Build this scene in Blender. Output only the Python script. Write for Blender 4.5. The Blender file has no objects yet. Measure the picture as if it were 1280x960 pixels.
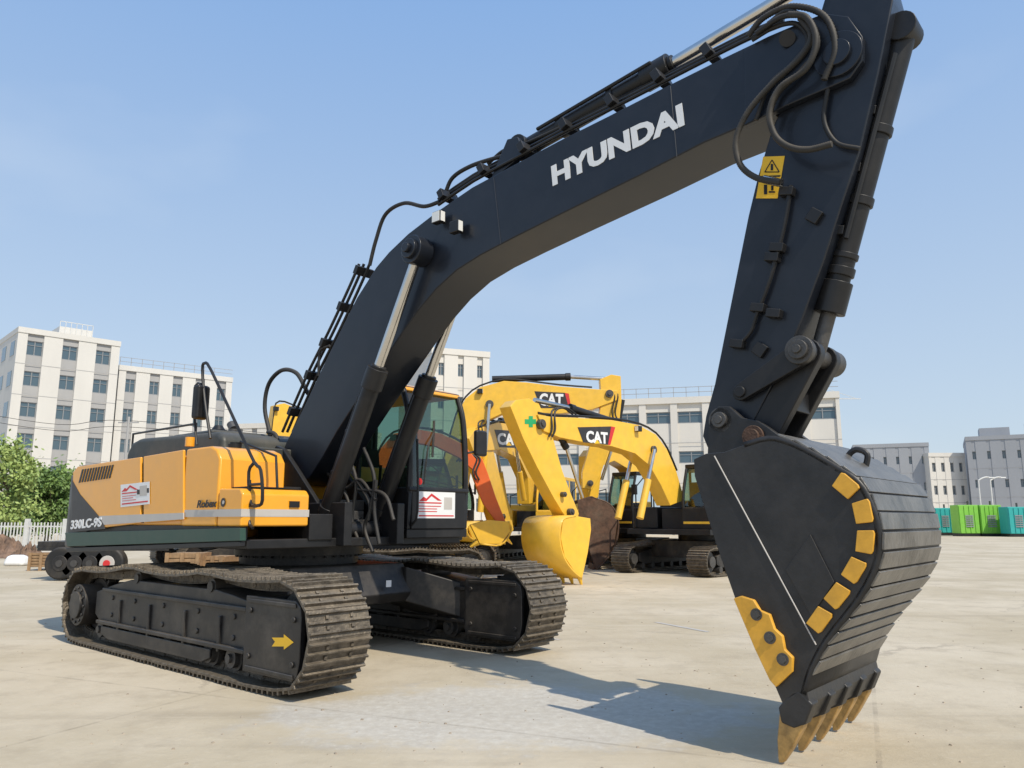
import bpy, bmesh, math, random
from mathutils import Vector, Matrix
from math import radians, sin, cos, pi, atan2, hypot
random.seed(7)
COL = bpy.context.scene.collection
H = 1.4; FPX = 960.0; TH = math.atan(170/960)
cT, sT = cos(TH), sin(TH)

def ray(px, py):
    v = 480-py
    return (px-640.0, FPX*cT - v*sT, FPX*sT + v*cT)

class Frame:
    def __init__(s, cx, cy, ux, uy):
        l = hypot(ux, uy); s.cx, s.cy, s.ux, s.uy = cx, cy, ux/l, uy/l
    def uz(s, px, py, w=0.0):
        dx, dy, dz = ray(px, py); vx, vy = -s.uy, s.ux
        t = (w + s.cx*vx + s.cy*vy)/(dx*vx + dy*vy)
        X, Y, Z = dx*t, dy*t, H+dz*t
        return ((X-s.cx)*s.ux + (Y-s.cy)*s.uy, Z)
    def p3(s, px, py, w=0.0):
        u, z = s.uz(px, py, w); return Vector((u, w, z))
    def empty(s, name):
        o = bpy.data.objects.new(name, None); COL.objects.link(o)
        o.location = (s.cx, s.cy, 0); o.rotation_euler = (0, 0, atan2(s.uy, s.ux)); return o

def gx(px, D): return D*(px-640)/974.9

# ---------------------------------------------------------------- materials
def newmat(name):
    m = bpy.data.materials.new(name); m.use_nodes = True
    n = m.node_tree.nodes; l = m.node_tree.links
    return m, n, l, n['Principled BSDF']

def mat(name, col, rough=.5, metal=0, var=.12, scale=4, bump=0, bscale=60, dust=0, coat=0, dustcol=(.30,.24,.17), vstreak=0, spec=.5):
    m, n, l, b = newmat(name)
    tc = n.new('ShaderNodeTexCoord'); no = n.new('ShaderNodeTexNoise'); no.inputs['Scale'].default_value = scale
    no.inputs['Detail'].default_value = 6; no.inputs['Roughness'].default_value = .65
    src = tc.outputs['Object']
    if vstreak:
        mp = n.new('ShaderNodeMapping'); mp.inputs['Scale'].default_value = (1, 1, 1/vstreak)
        l.new(src, mp.inputs['Vector']); l.new(mp.outputs[0], no.inputs['Vector'])
    else:
        l.new(src, no.inputs['Vector'])
    rp = n.new('ShaderNodeValToRGB'); rp.color_ramp.elements[0].position = .3; rp.color_ramp.elements[1].position = .7
    rp.color_ramp.elements[0].color = (*[c*(1-var) for c in col], 1)
    rp.color_ramp.elements[1].color = (*[min(1, c*(1+var)) for c in col], 1)
    l.new(no.outputs['Fac'], rp.inputs['Fac'])
    out = rp.outputs['Color']
    if dust:
        n2 = n.new('ShaderNodeTexNoise'); n2.inputs['Scale'].default_value = 2.3; n2.inputs['Detail'].default_value = 8
        n2.inputs['Roughness'].default_value = .7; l.new(tc.outputs['Object'], n2.inputs['Vector'])
        ge = n.new('ShaderNodeNewGeometry'); sx = n.new('ShaderNodeSeparateXYZ'); l.new(ge.outputs['Normal'], sx.inputs[0])
        ma = n.new('ShaderNodeMath'); ma.operation = 'MULTIPLY_ADD'; l.new(sx.outputs['Z'], ma.inputs[0])
        ma.inputs[1].default_value = .25; l.new(n2.outputs['Fac'], ma.inputs[2])
        r2 = n.new('ShaderNodeMapRange'); r2.inputs['From Min'].default_value = .45; r2.inputs['From Max'].default_value = .85
        r2.inputs['To Max'].default_value = dust; l.new(ma.outputs[0], r2.inputs['Value'])
        mx = n.new('ShaderNodeMix'); mx.data_type = 'RGBA'; l.new(r2.outputs[0], mx.inputs['Factor'])
        l.new(out, mx.inputs['A']); mx.inputs['B'].default_value = (*dustcol, 1); out = mx.outputs['Result']
    l.new(out, b.inputs['Base Color'])
    b.inputs['Metallic'].default_value = metal; b.inputs['Specular IOR Level'].default_value = spec
    rr = n.new('ShaderNodeMapRange'); rr.inputs['To Min'].default_value = max(0, rough-.08); rr.inputs['To Max'].default_value = min(1, rough+.12)
    l.new(no.outputs['Fac'], rr.inputs['Value']); l.new(rr.outputs[0], b.inputs['Roughness'])
    if coat: b.inputs['Coat Weight'].default_value = coat; b.inputs['Coat Roughness'].default_value = .12
    if bump:
        n3 = n.new('ShaderNodeTexNoise'); n3.inputs['Scale'].default_value = bscale; n3.inputs['Detail'].default_value = 5
        l.new(tc.outputs['Object'], n3.inputs['Vector'])
        bp = n.new('ShaderNodeBump'); bp.inputs['Strength'].default_value = bump; bp.inputs['Distance'].default_value = .02
        l.new(n3.outputs['Fac'], bp.inputs['Height']); l.new(bp.outputs[0], b.inputs['Normal'])
    return m

M = {}
M['orange'] = mat('orange_paint', (.86,.375,.016), .34, var=.05, dust=.10, coat=.5)
M['navy'] = mat('navy_black_paint', (.010,.013,.020), .36, var=.2, dust=.10, coat=.2, dustcol=(.09,.085,.08), spec=.35)
M['black'] = mat('black_paint', (.012,.012,.013), .42, var=.25, dust=.18, dustcol=(.12,.105,.09), spec=.4)
M['rubber'] = mat('black_rubber', (.012,.012,.012), .6, var=.2, dust=.2)
M['hoser'] = mat('dusty_hose', (.026,.024,.021), .65, var=.2, dust=.3)
M['charcoal'] = mat('charcoal_paint', (.028,.026,.028), .45, var=.15, dust=.15)
M['hood'] = mat('dark_hood', (.035,.042,.040), .5, var=.15, dust=.25)
M['green'] = mat('dark_green_band', (.022,.062,.045), .45, var=.1, dust=.08)
M['stripe'] = mat('grey_stripe', (.50,.47,.43), .5, var=.06)
M['shoe'] = mat('track_steel', (.125,.105,.082), .45, .5, var=.55, scale=9, bump=.5, bscale=50, dust=.65, dustcol=(.36,.295,.21))
M['under'] = mat('undercarriage_black', (.017,.016,.016), .45, var=.35, dust=.5, dustcol=(.19,.16,.125), bump=.08, bscale=12)
M['chrome'] = mat('chrome_rod', (.62,.60,.57), .18, 1, var=.06)
M['steel'] = mat('worn_steel', (.10,.095,.09), .5, .6, var=.3, bump=.2)
M['bucket'] = mat('bucket_black', (.020,.020,.021), .44, .1, var=.4, scale=5, dust=.2, bump=.10, bscale=30, dustcol=(.15,.13,.11))
M['shell'] = mat('bucket_shell', (.17,.162,.15), .38, .6, var=.55, scale=4, dust=.5, bump=.2, bscale=26, dustcol=(.30,.265,.215))
M['toothy'] = mat('yellow_steel', (.72,.37,.035), .5, var=.18, scale=9, dust=.15)
M['toothtip'] = mat('worn_yellow_tooth', (.42,.26,.09), .5, .25, var=.4, scale=14, dust=.4)
M['white'] = mat('white_vinyl', (.78,.78,.77), .5, var=.03)
M['red'] = mat('red_vinyl', (.60,.03,.03), .5, var=.05)
M['yellowdecal'] = mat('yellow_vinyl', (.85,.50,.02), .5, var=.04)
M['cat'] = mat('yellow_paint', (.84,.49,.040), .38, var=.08, dust=.2, coat=.25)
M['redorange'] = mat('red_orange_paint', (.75,.13,.02), .45, var=.08, dust=.15)
M['rust'] = mat('rusty_bucket', (.11,.06,.038), .7, .2, var=.5, scale=7, dust=.4, bump=.4)
M['greenv'] = mat('green_vinyl', (.02,.35,.12), .5, var=.04)
M['seat'] = mat('seat_fabric', (.03,.03,.03), .9)
M['conc'] = mat('white_cladding', (.62,.60,.56), .8, var=.05, scale=.4, vstreak=4)
M['conc2'] = mat('cream_cladding', (.64,.61,.56), .8, var=.05, scale=.3, vstreak=4)
M['bgrey'] = mat('grey_cladding', (.36,.355,.35), .8, var=.08, scale=.5, vstreak=3)
M['greyb'] = mat('grey_render', (.34,.35,.37), .8, var=.06, scale=.3, vstreak=3)
M['frame'] = mat('window_frame', (.24,.25,.26), .5)
M['wood'] = mat('crate_wood', (.30,.19,.10), .8, var=.3, scale=7)
M['bark'] = mat('tree_bark', (.10,.075,.05), .9, var=.3, scale=8, bump=.5)
M['gen_green'] = mat('lime_green_panel', (.20,.50,.06), .5, var=.08)
M['gen_teal'] = mat('teal_panel', (.03,.36,.34), .5, var=.08)
M['fence'] = mat('fence_paint', (.60,.60,.58), .6)
M['rock'] = mat('rubble', (.20,.13,.09), .95, var=.5, scale=3, bump=.8)
M['pebble'] = mat('pebble', (.36,.30,.23), .9, var=.4, scale=2)
M['headlamp'] = mat('lamp_glass', (.75,.75,.72), .15, var=.03)

def glassmat(name, tint, refl=.25, rough=.03):
    m, n, l, b = newmat(name); n.remove(b)
    tr = n.new('ShaderNodeBsdfTransparent'); tr.inputs[0].default_value = (*tint, 1)
    gl = n.new('ShaderNodeBsdfGlossy'); gl.inputs[0].default_value = (.9,.95,.95,1); gl.inputs['Roughness'].default_value = rough
    fr = n.new('ShaderNodeFresnel'); fr.inputs[0].default_value = 1.5
    ad = n.new('ShaderNodeMath'); ad.operation = 'ADD'; ad.inputs[1].default_value = refl; ad.use_clamp = True
    l.new(fr.outputs[0], ad.inputs[0]); mx = n.new('ShaderNodeMixShader'); l.new(ad.outputs[0], mx.inputs[0])
    l.new(tr.outputs[0], mx.inputs[1]); l.new(gl.outputs[0], mx.inputs[2]); l.new(mx.outputs[0], n['Material Output'].inputs[0])
    return m
M['glass'] = glassmat('cab_glass', (.42,.56,.48), .04)
m, n, l, b = newmat('building_glass'); b.inputs['Base Color'].default_value = (.11,.16,.19,1); b.inputs['Roughness'].default_value = .12
b.inputs['Metallic'].default_value = .4
M['bglass'] = m

def leafmat(name, a, c):
    m, n, l, b = newmat(name); oi = n.new('ShaderNodeTexCoord'); no = n.new('ShaderNodeTexNoise'); no.inputs['Scale'].default_value = 1.6
    l.new(oi.outputs['Object'], no.inputs['Vector']); rp = n.new('ShaderNodeValToRGB')
    rp.color_ramp.elements[0].position = .35; rp.color_ramp.elements[1].position = .65
    rp.color_ramp.elements[0].color = (*a, 1); rp.color_ramp.elements[1].color = (*c, 1)
    l.new(no.outputs['Fac'], rp.inputs[0]); l.new(rp.outputs[0], b.inputs['Base Color']); b.inputs['Roughness'].default_value = .6
    return m
M['leaf'] = leafmat('leaves', (.16,.24,.055), (.34,.42,.12))
M['leaf2'] = leafmat('dark_leaves', (.07,.13,.03), (.17,.27,.06))

# ground
m, n, l, b = newmat('dusty_concrete')
tc = n.new('ShaderNodeTexCoord')
def noise(sc, det=8, ro=.6, src=None):
    k = n.new('ShaderNodeTexNoise'); k.inputs['Scale'].default_value = sc; k.inputs['Detail'].default_value = det; k.inputs['Roughness'].default_value = ro
    l.new(src or tc.outputs['Object'], k.inputs['Vector']); return k
def mix(fac, a, c, mode='MIX'):
    k = n.new('ShaderNodeMix'); k.data_type = 'RGBA'; k.blend_type = mode
    for nm, v in (('Factor', fac), ('A', a), ('B', c)):
        if hasattr(v, 'links'): l.new(v, k.inputs[nm])
        else: k.inputs[nm].default_value = v
    return k.outputs['Result']
def rng(v, a, c, lo=0, hi=1):
    k = n.new('ShaderNodeMapRange'); k.inputs[1].default_value = a; k.inputs[2].default_value = c; k.inputs[3].default_value = lo; k.inputs[4].default_value = hi
    k.interpolation_type = 'SMOOTHSTEP'; l.new(v, k.inputs[0]); return k.outputs[0]
n1 = noise(.35); n2 = noise(2.2, 10, .7); n3 = noise(14, 8, .7); n4 = noise(90, 4, .7)
c = mix(rng(n1.outputs['Fac'], .35, .65), (.46,.385,.265,1), (.57,.49,.365,1))
c = mix(rng(n2.outputs['Fac'], .45, .72, 0, .45), c, (.33,.27,.19,1))
c = mix(rng(n3.outputs['Fac'], .52, .75, 0, .3), c, (.64,.58,.46,1))
c = mix(rng(n4.outputs['Fac'], .55, .8, 0, .25), c, (.27,.22,.16,1))
ms = n.new('ShaderNodeMapping'); ms.inputs['Rotation'].default_value = (0,0,.75); ms.inputs['Scale'].default_value = (.12,1.6,1); l.new(tc.outputs['Object'], ms.inputs[0])
n5 = noise(1.0, 6, .6, ms.outputs[0]); c = mix(rng(n5.outputs['Fac'], .55, .72, 0, .32), c, (.26,.21,.15,1))
ms2 = n.new('ShaderNodeMapping'); ms2.inputs['Rotation'].default_value = (0,0,-.3); ms2.inputs['Scale'].default_value = (.10,1.1,1); l.new(tc.outputs['Object'], ms2.inputs[0])
n6 = noise(1.3, 6, .6, ms2.outputs[0]); c = mix(rng(n6.outputs['Fac'], .56, .74, 0, .35), c, (.66,.60,.49,1))
mp = n.new('ShaderNodeMapping'); mp.inputs['Location'].default_value = (-.0,-6.0,0); l.new(tc.outputs['Object'], mp.inputs[0])
sc = n.new('ShaderNodeMapping'); sc.inputs['Scale'].default_value = (.55,1.05,1); l.new(mp.outputs[0], sc.inputs[0])
ln = n.new('ShaderNodeVectorMath'); ln.operation = 'LENGTH'; l.new(sc.outputs[0], ln.inputs[0])
ad = n.new('ShaderNodeMath'); ad.operation = 'MULTIPLY_ADD'; l.new(n2.outputs['Fac'], ad.inputs[0]); ad.inputs[1].default_value = -1.5; l.new(ln.outputs['Value'], ad.inputs[2])
pm = rng(ad.outputs[0], .50, -.10)
c = mix(rng(pm, 0, 1, 0, .6), c, mix(rng(n3.outputs['Fac'], .35, .7), (.46,.43,.385,1), (.60,.58,.53,1)))
wv = n.new('ShaderNodeTexVoronoi'); wv.feature = 'DISTANCE_TO_EDGE'; wv.inputs['Scale'].default_value = .28
dv = n.new('ShaderNodeVectorMath'); dv.operation = 'MULTIPLY_ADD'; l.new(n2.outputs['Color'], dv.inputs[0]); dv.inputs[1].default_value = (.9,.9,0); l.new(tc.outputs['Object'], dv.inputs[2])
l.new(dv.outputs[0], wv.inputs['Vector'])
cr = rng(wv.outputs['Distance'], .010, .002)
crm = n.new('ShaderNodeMath'); crm.operation = 'MULTIPLY'; l.new(cr, crm.inputs[0]); l.new(rng(n1.outputs['Fac'], .50, .62, 0, .35), crm.inputs[1])
c = mix(crm.outputs[0], c, (.18,.145,.11,1))
br = n.new('ShaderNodeTexBrick'); br.offset = 0; br.inputs['Scale'].default_value = 1; br.inputs['Brick Width'].default_value = 5; br.inputs['Row Height'].default_value = 5
br.inputs['Mortar Size'].default_value = .02; br.inputs['Mortar Smooth'].default_value = .4
rt = n.new('ShaderNodeMapping'); rt.inputs['Rotation'].default_value = (0,0,.42); l.new(tc.outputs['Object'], rt.inputs[0]); l.new(rt.outputs[0], br.inputs['Vector'])
jm = n.new('ShaderNodeMath'); jm.operation = 'MULTIPLY'; l.new(br.outputs['Fac'], jm.inputs[0]); l.new(rng(n2.outputs['Fac'], .4, .6, .05, .35), jm.inputs[1])
c = mix(jm.outputs[0], c, (.22,.18,.13,1))
l.new(c, b.inputs['Base Color']); b.inputs['Roughness'].default_value = .85
bp = n.new('ShaderNodeBump'); bp.inputs['Strength'].default_value = .4; bp.inputs['Distance'].default_value = .02; l.new(n3.outputs['Fac'], bp.inputs['Height'])
bp2 = n.new('ShaderNodeBump'); bp2.inputs['Strength'].default_value = .35; bp2.inputs['Distance'].default_value = .006; l.new(n4.outputs['Fac'], bp2.inputs['Height']); l.new(bp.outputs[0], bp2.inputs['Normal'])
l.new(bp2.outputs[0], b.inputs['Normal'])
M['ground'] = m

# ---------------------------------------------------------------- mesh builder
def spline(pts, k=8):
    pts = [Vector(p) for p in pts]
    if len(pts) < 3: return pts
    q = [pts[0]*2-pts[1]] + pts + [pts[-1]*2-pts[-2]]; out = []
    for i in range(1, len(q)-2):
        for j in range(k):
            t = j/k; a, b_, c_, d = q[i-1], q[i], q[i+1], q[i+2]
            out.append(.5*((2*b_)+(c_-a)*t+(2*a-5*b_+4*c_-d)*t*t+(3*b_-a-3*c_+d)*t**3))
    out.append(pts[-1]); return out

class MB:
    def __init__(s): s.bm = bmesh.new(); s.M = Matrix()
    def v(s, co): return s.bm.verts.new(s.M @ Vector(co))
    def f(s, vs):
        try: s.bm.faces.new(vs)
        except ValueError: pass
    def box(s, c, d, R=None, top=1.0):
        c = Vector(c); vs = []
        for z in (-.5, .5):
            k = top if z > 0 else 1
            for x, y in ((-.5,-.5),(.5,-.5),(.5,.5),(-.5,.5)):
                p = Vector((x*d[0]*k, y*d[1]*k, z*d[2]))
                if R is not None: p = R @ p
                vs.append(s.v(c+p))
        for q in ((0,3,2,1),(4,5,6,7),(0,1,5,4),(1,2,6,5),(2,3,7,6),(3,0,4,7)): s.f([vs[i] for i in q])
        return s
    def bx(s, x0, x1, y0, y1, z0, z1): return s.box(((x0+x1)/2,(y0+y1)/2,(z0+z1)/2), (x1-x0,y1-y0,z1-z0))
    def prism(s, pts, y0, y1):
        a = [s.v((x, y0, z)) for x, z in pts]; b_ = [s.v((x, y1, z)) for x, z in pts]; k = len(pts)
        s.f(a); s.f(b_[::-1])
        for i in range(k): s.f([a[i], b_[i], b_[(i+1)%k], a[(i+1)%k]])
        return s
    def plan(s, pts, z0, z1):
        a = [s.v((x, y, z0)) for x, y in pts]; b_ = [s.v((x, y, z1)) for x, y in pts]; k = len(pts)
        s.f(a); s.f(b_[::-1])
        for i in range(k): s.f([a[i], b_[i], b_[(i+1)%k], a[(i+1)%k]])
        return s
    def cyl(s, p0, p1, r, n=20, r2=None):
        p0, p1 = Vector(p0), Vector(p1); d = (p1-p0).normalized(); r2 = r if r2 is None else r2
        a = d.orthogonal().normalized(); b_ = d.cross(a)
        A = [s.v(p0+(a*cos(2*pi*i/n)+b_*sin(2*pi*i/n))*r) for i in range(n)]
        B = [s.v(p1+(a*cos(2*pi*i/n)+b_*sin(2*pi*i/n))*r2) for i in range(n)]
        for i in range(n): s.f([A[i], A[(i+1)%n], B[(i+1)%n], B[i]])
        s.f(A[::-1]); s.f(B); return s
    def tube(s, pts, r, n=8, smooth=6, rib=0):
        pts = spline(pts, smooth) if smooth else [Vector(p) for p in pts]; prev = None; a = None
        for i, p in enumerate(pts):
            d = (pts[min(i+1, len(pts)-1)]-pts[max(i-1, 0)]).normalized()
            if a is None: a = d.orthogonal().normalized()
            a = (a - d*a.dot(d)).normalized(); b_ = d.cross(a); rr = r*(1+rib*(i%2))
            ring = [s.v(p+(a*cos(2*pi*j/n)+b_*sin(2*pi*j/n))*rr) for j in range(n)]
            if prev:
                for j in range(n): s.f([prev[j], prev[(j+1)%n], ring[(j+1)%n], ring[j]])
            else: s.f(ring[::-1])
            prev = ring
        s.f(prev); return s
    def sheet(s, pts, y0, y1):
        a = [s.v((x, y0, z)) for x, z in pts]; b_ = [s.v((x, y1, z)) for x, z in pts]
        for i in range(len(pts)-1): s.f([a[i], b_[i], b_[i+1], a[i+1]])
        return s
    def build(s, name, mt, parent=None, bevel=0, solid=0, ang=35):
        bmesh.ops.recalc_face_normals(s.bm, faces=s.bm.faces)
        me = bpy.data.meshes.new(name); s.bm.to_mesh(me); s.bm.free()
        for p in me.polygons: p.use_smooth = True
        me.set_sharp_from_angle(angle=radians(ang))
        me.materials.append(M[mt] if isinstance(mt, str) else mt)
        o = bpy.data.objects.new(name, me); COL.objects.link(o)
        if parent is not None: o.parent = parent
        if solid:
            md = o.modifiers.new('s', 'SOLIDIFY'); md.thickness = solid; md.offset = 0
        if bevel:
            md = o.modifiers.new('b', 'BEVEL'); md.width = bevel; md.segments = 2; md.limit_method = 'ANGLE'; md.angle_limit = radians(40); md.harden_normals = True
        return o

def tag(o, label=None, cat=None, group=None, kind=None):
    if label: o['label'] = label
    if cat: o['category'] = cat
    if group: o['group'] = group
    if kind: o['kind'] = kind
    return o

def text(body, o0, xd, yd, width, height, mt, parent, name='lettering', bold=.0, shear=0, thick=.002):
    cu = bpy.data.curves.new('t', 'FONT'); cu.body = body; cu.offset = bold; cu.shear = shear; cu.resolution_u = 3; cu.extrude = .01
    ob = bpy.data.objects.new('t', cu); COL.objects.link(ob); bpy.context.view_layer.update()
    me = bpy.data.meshes.new_from_object(ob.evaluated_get(bpy.context.evaluated_depsgraph_get()))
    bpy.data.objects.remove(ob)
    xs = [v.co.x for v in me.vertices]; ys = [v.co.y for v in me.vertices]
    x0, x1, y0, y1 = min(xs), max(xs), min(ys), max(ys)
    o0, xd, yd = Vector(o0), Vector(xd).normalized(), Vector(yd).normalized(); nd = xd.cross(yd)
    for v in me.vertices:
        c_ = v.co.copy(); v.co = o0 + xd*((c_.x-x0)/(x1-x0)*width) + yd*((c_.y-y0)/(y1-y0)*height) + nd*(c_.z*thick/.01)
    me.materials.clear(); me.materials.append(M[mt])
    o = bpy.data.objects.new(name, me); COL.objects.link(o); o.parent = parent; return o

def child_copy(o, parent, mtx=None, name=None):
    c_ = o.copy(); COL.objects.link(c_); c_.parent = parent
    if mtx is not None: c_.matrix_basis = mtx
    return c_

# ---------------------------------------------------------------- track
def track_path(n, s=1.0, sag=.045):
    pts = []
    for i in range(40): pts.append((-1.8+3.55*i/39, .045))
    for i in range(25):
        a = radians(-72+162*i/24); pts.append((2.07+.43*cos(a), .48+.43*sin(a)))
    keys = [(2.07,.91),(.8,.925),(-.75,.915),(-2.09,.83)]
    for q in range(3):
        (xa,za),(xb,zb) = keys[q], keys[q+1]
        for i in range(1 if q == 0 else 0, 14):
            t = i/14; pts.append((xa+(xb-xa)*t, za+(zb-za)*t - sag*sin(pi*t)*(1.2 if q == 1 else .8)))
    for i in range(25):
        a = radians(90+165*i/24); pts.append((-2.09+.39*cos(a), .435+.395*sin(a)))
    pts = [Vector((a*s, 0, b_*s)) for a, b_ in pts]; pts.append(pts[0])
    L = [0]
    for i in range(1, len(pts)): L.append(L[-1]+(pts[i]-pts[i-1]).length)
    tot = L[-1]; out = []
    def at(d):
        d %= tot
        for i in range(1, len(L)):
            if L[i] >= d:
                k = (d-L[i-1])/max(1e-9,(L[i]-L[i-1])); return pts[i-1].lerp(pts[i], k)
    for i in range(n):
        d = tot*i/n; p = at(d); q = at(d+tot/n); t = (q-p).normalized(); nn = Vector((t.z, 0, -t.x))
        mm = Matrix(((t.x,0,nn.x,0),(0,-1,0,0),(t.z,0,nn.z,0),(0,0,0,1)))
        mid = (p+q)/2; mm.translation = mid; out.append(mm)
    return out, tot/n

def add_shoe(mb, L, W, det=True):
    h = .012
    prof = [(-L*.50,-h),(L*.50,-h),(L*.50,h*.5),(L*.40,h),(L*.40,h+.030),(L*.33,h+.030),(L*.31,h),(L*.09,h),(L*.07,h+.026),(L*.0,h+.026),(-L*.02,h),
            (-L*.25,h),(-L*.27,h+.030),(-L*.34,h+.030),(-L*.36,h),(-L*.50,h)]
    mb.prism(prof, -W/2, W/2)
    if det:
        for y in (-.12,.12):
            for x in (-.15,.2): mb.box((x*L, y, h+.008), (.028,.028,.016))
            mb.box((0, y*.75, -.045), (L*.92,.04,.07))

# ================================================================ MAIN EXCAVATOR
F = Frame(-2.38, 9.03, .756, -.655)
P = F.uz
root = F.empty('excavator')
tag(root, 'large orange and navy crawler excavator with its boom arched over the yard, nearest the viewer', 'excavator')
def PP(l, w): return [P(x, y, w) for x, y in l]

pth, pitch = track_path(48)
sb = MB(); add_shoe(sb, pitch*1.02, .6); shoe0 = None
for side in (-1, 1):
    w = side*1.34
    ch = MB()
    for mm in pth:
        ch.M = Matrix.Translation((0, w, 0)) @ mm
        ch.box((0, -.085, -.05), (pitch*1.08,.035,.085)); ch.box((0, .085, -.05), (pitch*1.08,.035,.085))
        ch.cyl((pitch*.5,-.11,-.055), (pitch*.5,.11,-.055), .022, 8)
    chain = ch.build('crawler_chain', 'shoe', root)
    for mm in pth:
        m2 = Matrix.Translation((0, w, 0)) @ mm @ Matrix.Rotation(random.uniform(-.025,.025),4,'Y') @ Matrix.Translation((0,random.uniform(-.006,.006),0))
        if shoe0 is None:
            shoe0 = sb.build('track_shoe', 'shoe', chain, bevel=.003); shoe0.matrix_basis = m2
        else: child_copy(shoe0, chain, m2)
    fr = MB()
    fr.prism([(-1.75,.36),(-1.55,.26),(1.5,.26),(1.8,.33),(1.8,.66),(1.2,.74),(.9,.77),(-.9,.77),(-1.3,.70),(-1.75,.60)], w-.21, w+.21)
    fr.prism([(-1.5,.25),(.9,.25),(.9,.17),(.75,.12),(-1.3,.12),(-1.5,.17)], w-.235, w-.215)
    fr.prism([(-1.5,.25),(1.4,.25),(1.4,.17),(1.25,.12),(-1.3,.12),(-1.5,.17)], w+.215, w+.235)
    for x in (-1.1,-.4,.35,1.0): fr.bx(x, x+.04, w-.235, w+.235, .24, .55)
    fr.bx(-1.5,1.5,w-.255,w-.21,.62,.66); fr.bx(-1.6,1.5,w-.255,w-.21,.27,.31)
    for x in (-1.3,-.75,-.1,.6,1.25): fr.cyl((x,w-.225,.56),(x,w-.205,.56),.028,8); fr.cyl((x,w-.225,.38),(x,w-.205,.38),.028,8)
    frame = fr.build('track_frame', 'under', root, bevel=.012)
    g = MB(); gp = [(1.55,.15),(2.28,.15),(2.34,.20),(2.365,.30),(2.37,.64),(2.35,.72),(2.28,.765),(1.55,.765)]
    g.prism(gp, w-.285, w-.235); g.prism(gp, w+.235, w+.27)
    g.bx(1.50, 1.60, w-.25, w+.25, .2, .74)
    g.bx(1.60,2.30,w-.30,w-.285,.71,.745); g.bx(1.60,2.30,w-.30,w-.285,.17,.205)
    for x, z in ((1.64,.28),(1.64,.65),(2.28,.62),(2.28,.28)):
        g.cyl((x,w-.303,z),(x,w-.285,z),.025,8); g.cyl((x,w+.27,z),(x,w+.285,z),.025,8)
    g.build('idler_guard', 'under', frame, bevel=.008)
    k = MB(); k.cyl((2.07,w-.06,.48),(2.07,w+.06,.48),.36,32); k.cyl((2.07,w-.2,.48),(2.07,w+.2,.48),.16,24); k.build('idler_wheel', 'steel', frame, bevel=.01)
    sz = .435; k = MB(); k.cyl((-2.09,w-.05,sz),(-2.09,w+.05,sz),.29,32); k.cyl((-2.09,w-.28,sz),(-2.09,w+.25,sz),.23,28); k.cyl((-2.09,w-.31,sz),(-2.09,w-.28,sz),.15,24)
    for i in range(21):
        a = 2*pi*i/21; k.box((-2.09+.31*cos(a), w, sz+.31*sin(a)), (.07,.08,.045), Matrix.Rotation(-a,3,'Y'))
    for i in range(12):
        a = 2*pi*i/12; k.cyl((-2.09+.19*cos(a),w-.295,sz+.19*sin(a)),(-2.09+.19*cos(a),w-.28,sz+.19*sin(a)),.018,8)
    k.build('drive_sprocket', 'under', frame, bevel=.006)
    for i in range(9):
        x = -1.6+i*.4; k = MB(); k.cyl((x,w-.2,.2),(x,w+.2,.2),.085,20); k.cyl((x,w-.15,.2),(x,w-.1,.2),.115,20); k.cyl((x,w+.1,.2),(x,w+.15,.2),.115,20); k.cyl((x,w-.23,.2),(x,w+.23,.2),.04,12)
        k.build('track_roller', 'steel', frame)
    for x in (-.75,.8):
        k = MB(); k.cyl((x,w-.2,.79),(x,w+.16,.79),.075,20); k.cyl((x,w-.22,.79),(x,w-.2,.79),.05,16); k.bx(x-.05,x+.05,w+.0,w+.08,.7,.8); k.build('carrier_roller', 'under', frame)
y0 = -1.34-.2865
ar = MB(); ar.prism(PP([(340,797),(355,797),(355,793),(367,803),(355,812),(355,808),(340,808),(344,802)], y0), y0-.002, y0); ar.build('arrow_decal', 'yellowdecal', root)
cb = MB(); cb.prism([(-.95,.5),(.95,.5),(1.0,.6),(.85,.92),(-.85,.92),(-1.0,.6)], -.75, .75)
for sx in (-1, 1):
    for sy in (-1, 1):
        a0 = (sx*.35, sy*.7); a1 = (sx*.95, sy*.7); b0 = (sx*.65, sy*1.14); b1 = (sx*1.4, sy*1.14)
        lo = [cb.v((x, y, z)) for (x, y), z in ((a0,.5),(a1,.5),(b1,.32),(b0,.32))]; hi = [cb.v((x, y, z)) for (x, y), z in ((a0,.9),(a1,.88),(b1,.7),(b0,.76))]
        cb.f(lo); cb.f(hi)
        for i in range(4): cb.f([lo[i], lo[(i+1)%4], hi[(i+1)%4], hi[i]])
cbo = cb.build('carbody', 'under', root, bevel=.015)
k = MB(); k.bx(1.03,1.035,.35,.42,.68,.75); k.build('small_plate', 'white', cbo)
t_ = MB(); t_.cyl((-.1,0,.90),(-.1,0,1.02),.66,48); t_.cyl((-.1,0,1.02),(-.1,0,1.14),.72,48)
for i in range(36):
    a = 2*pi*i/36; t_.cyl((-.1+.69*cos(a),.69*sin(a),.995),(-.1+.69*cos(a),.69*sin(a),1.02),.018,6)
t_.build('slewing_ring', 'under', root)

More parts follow.
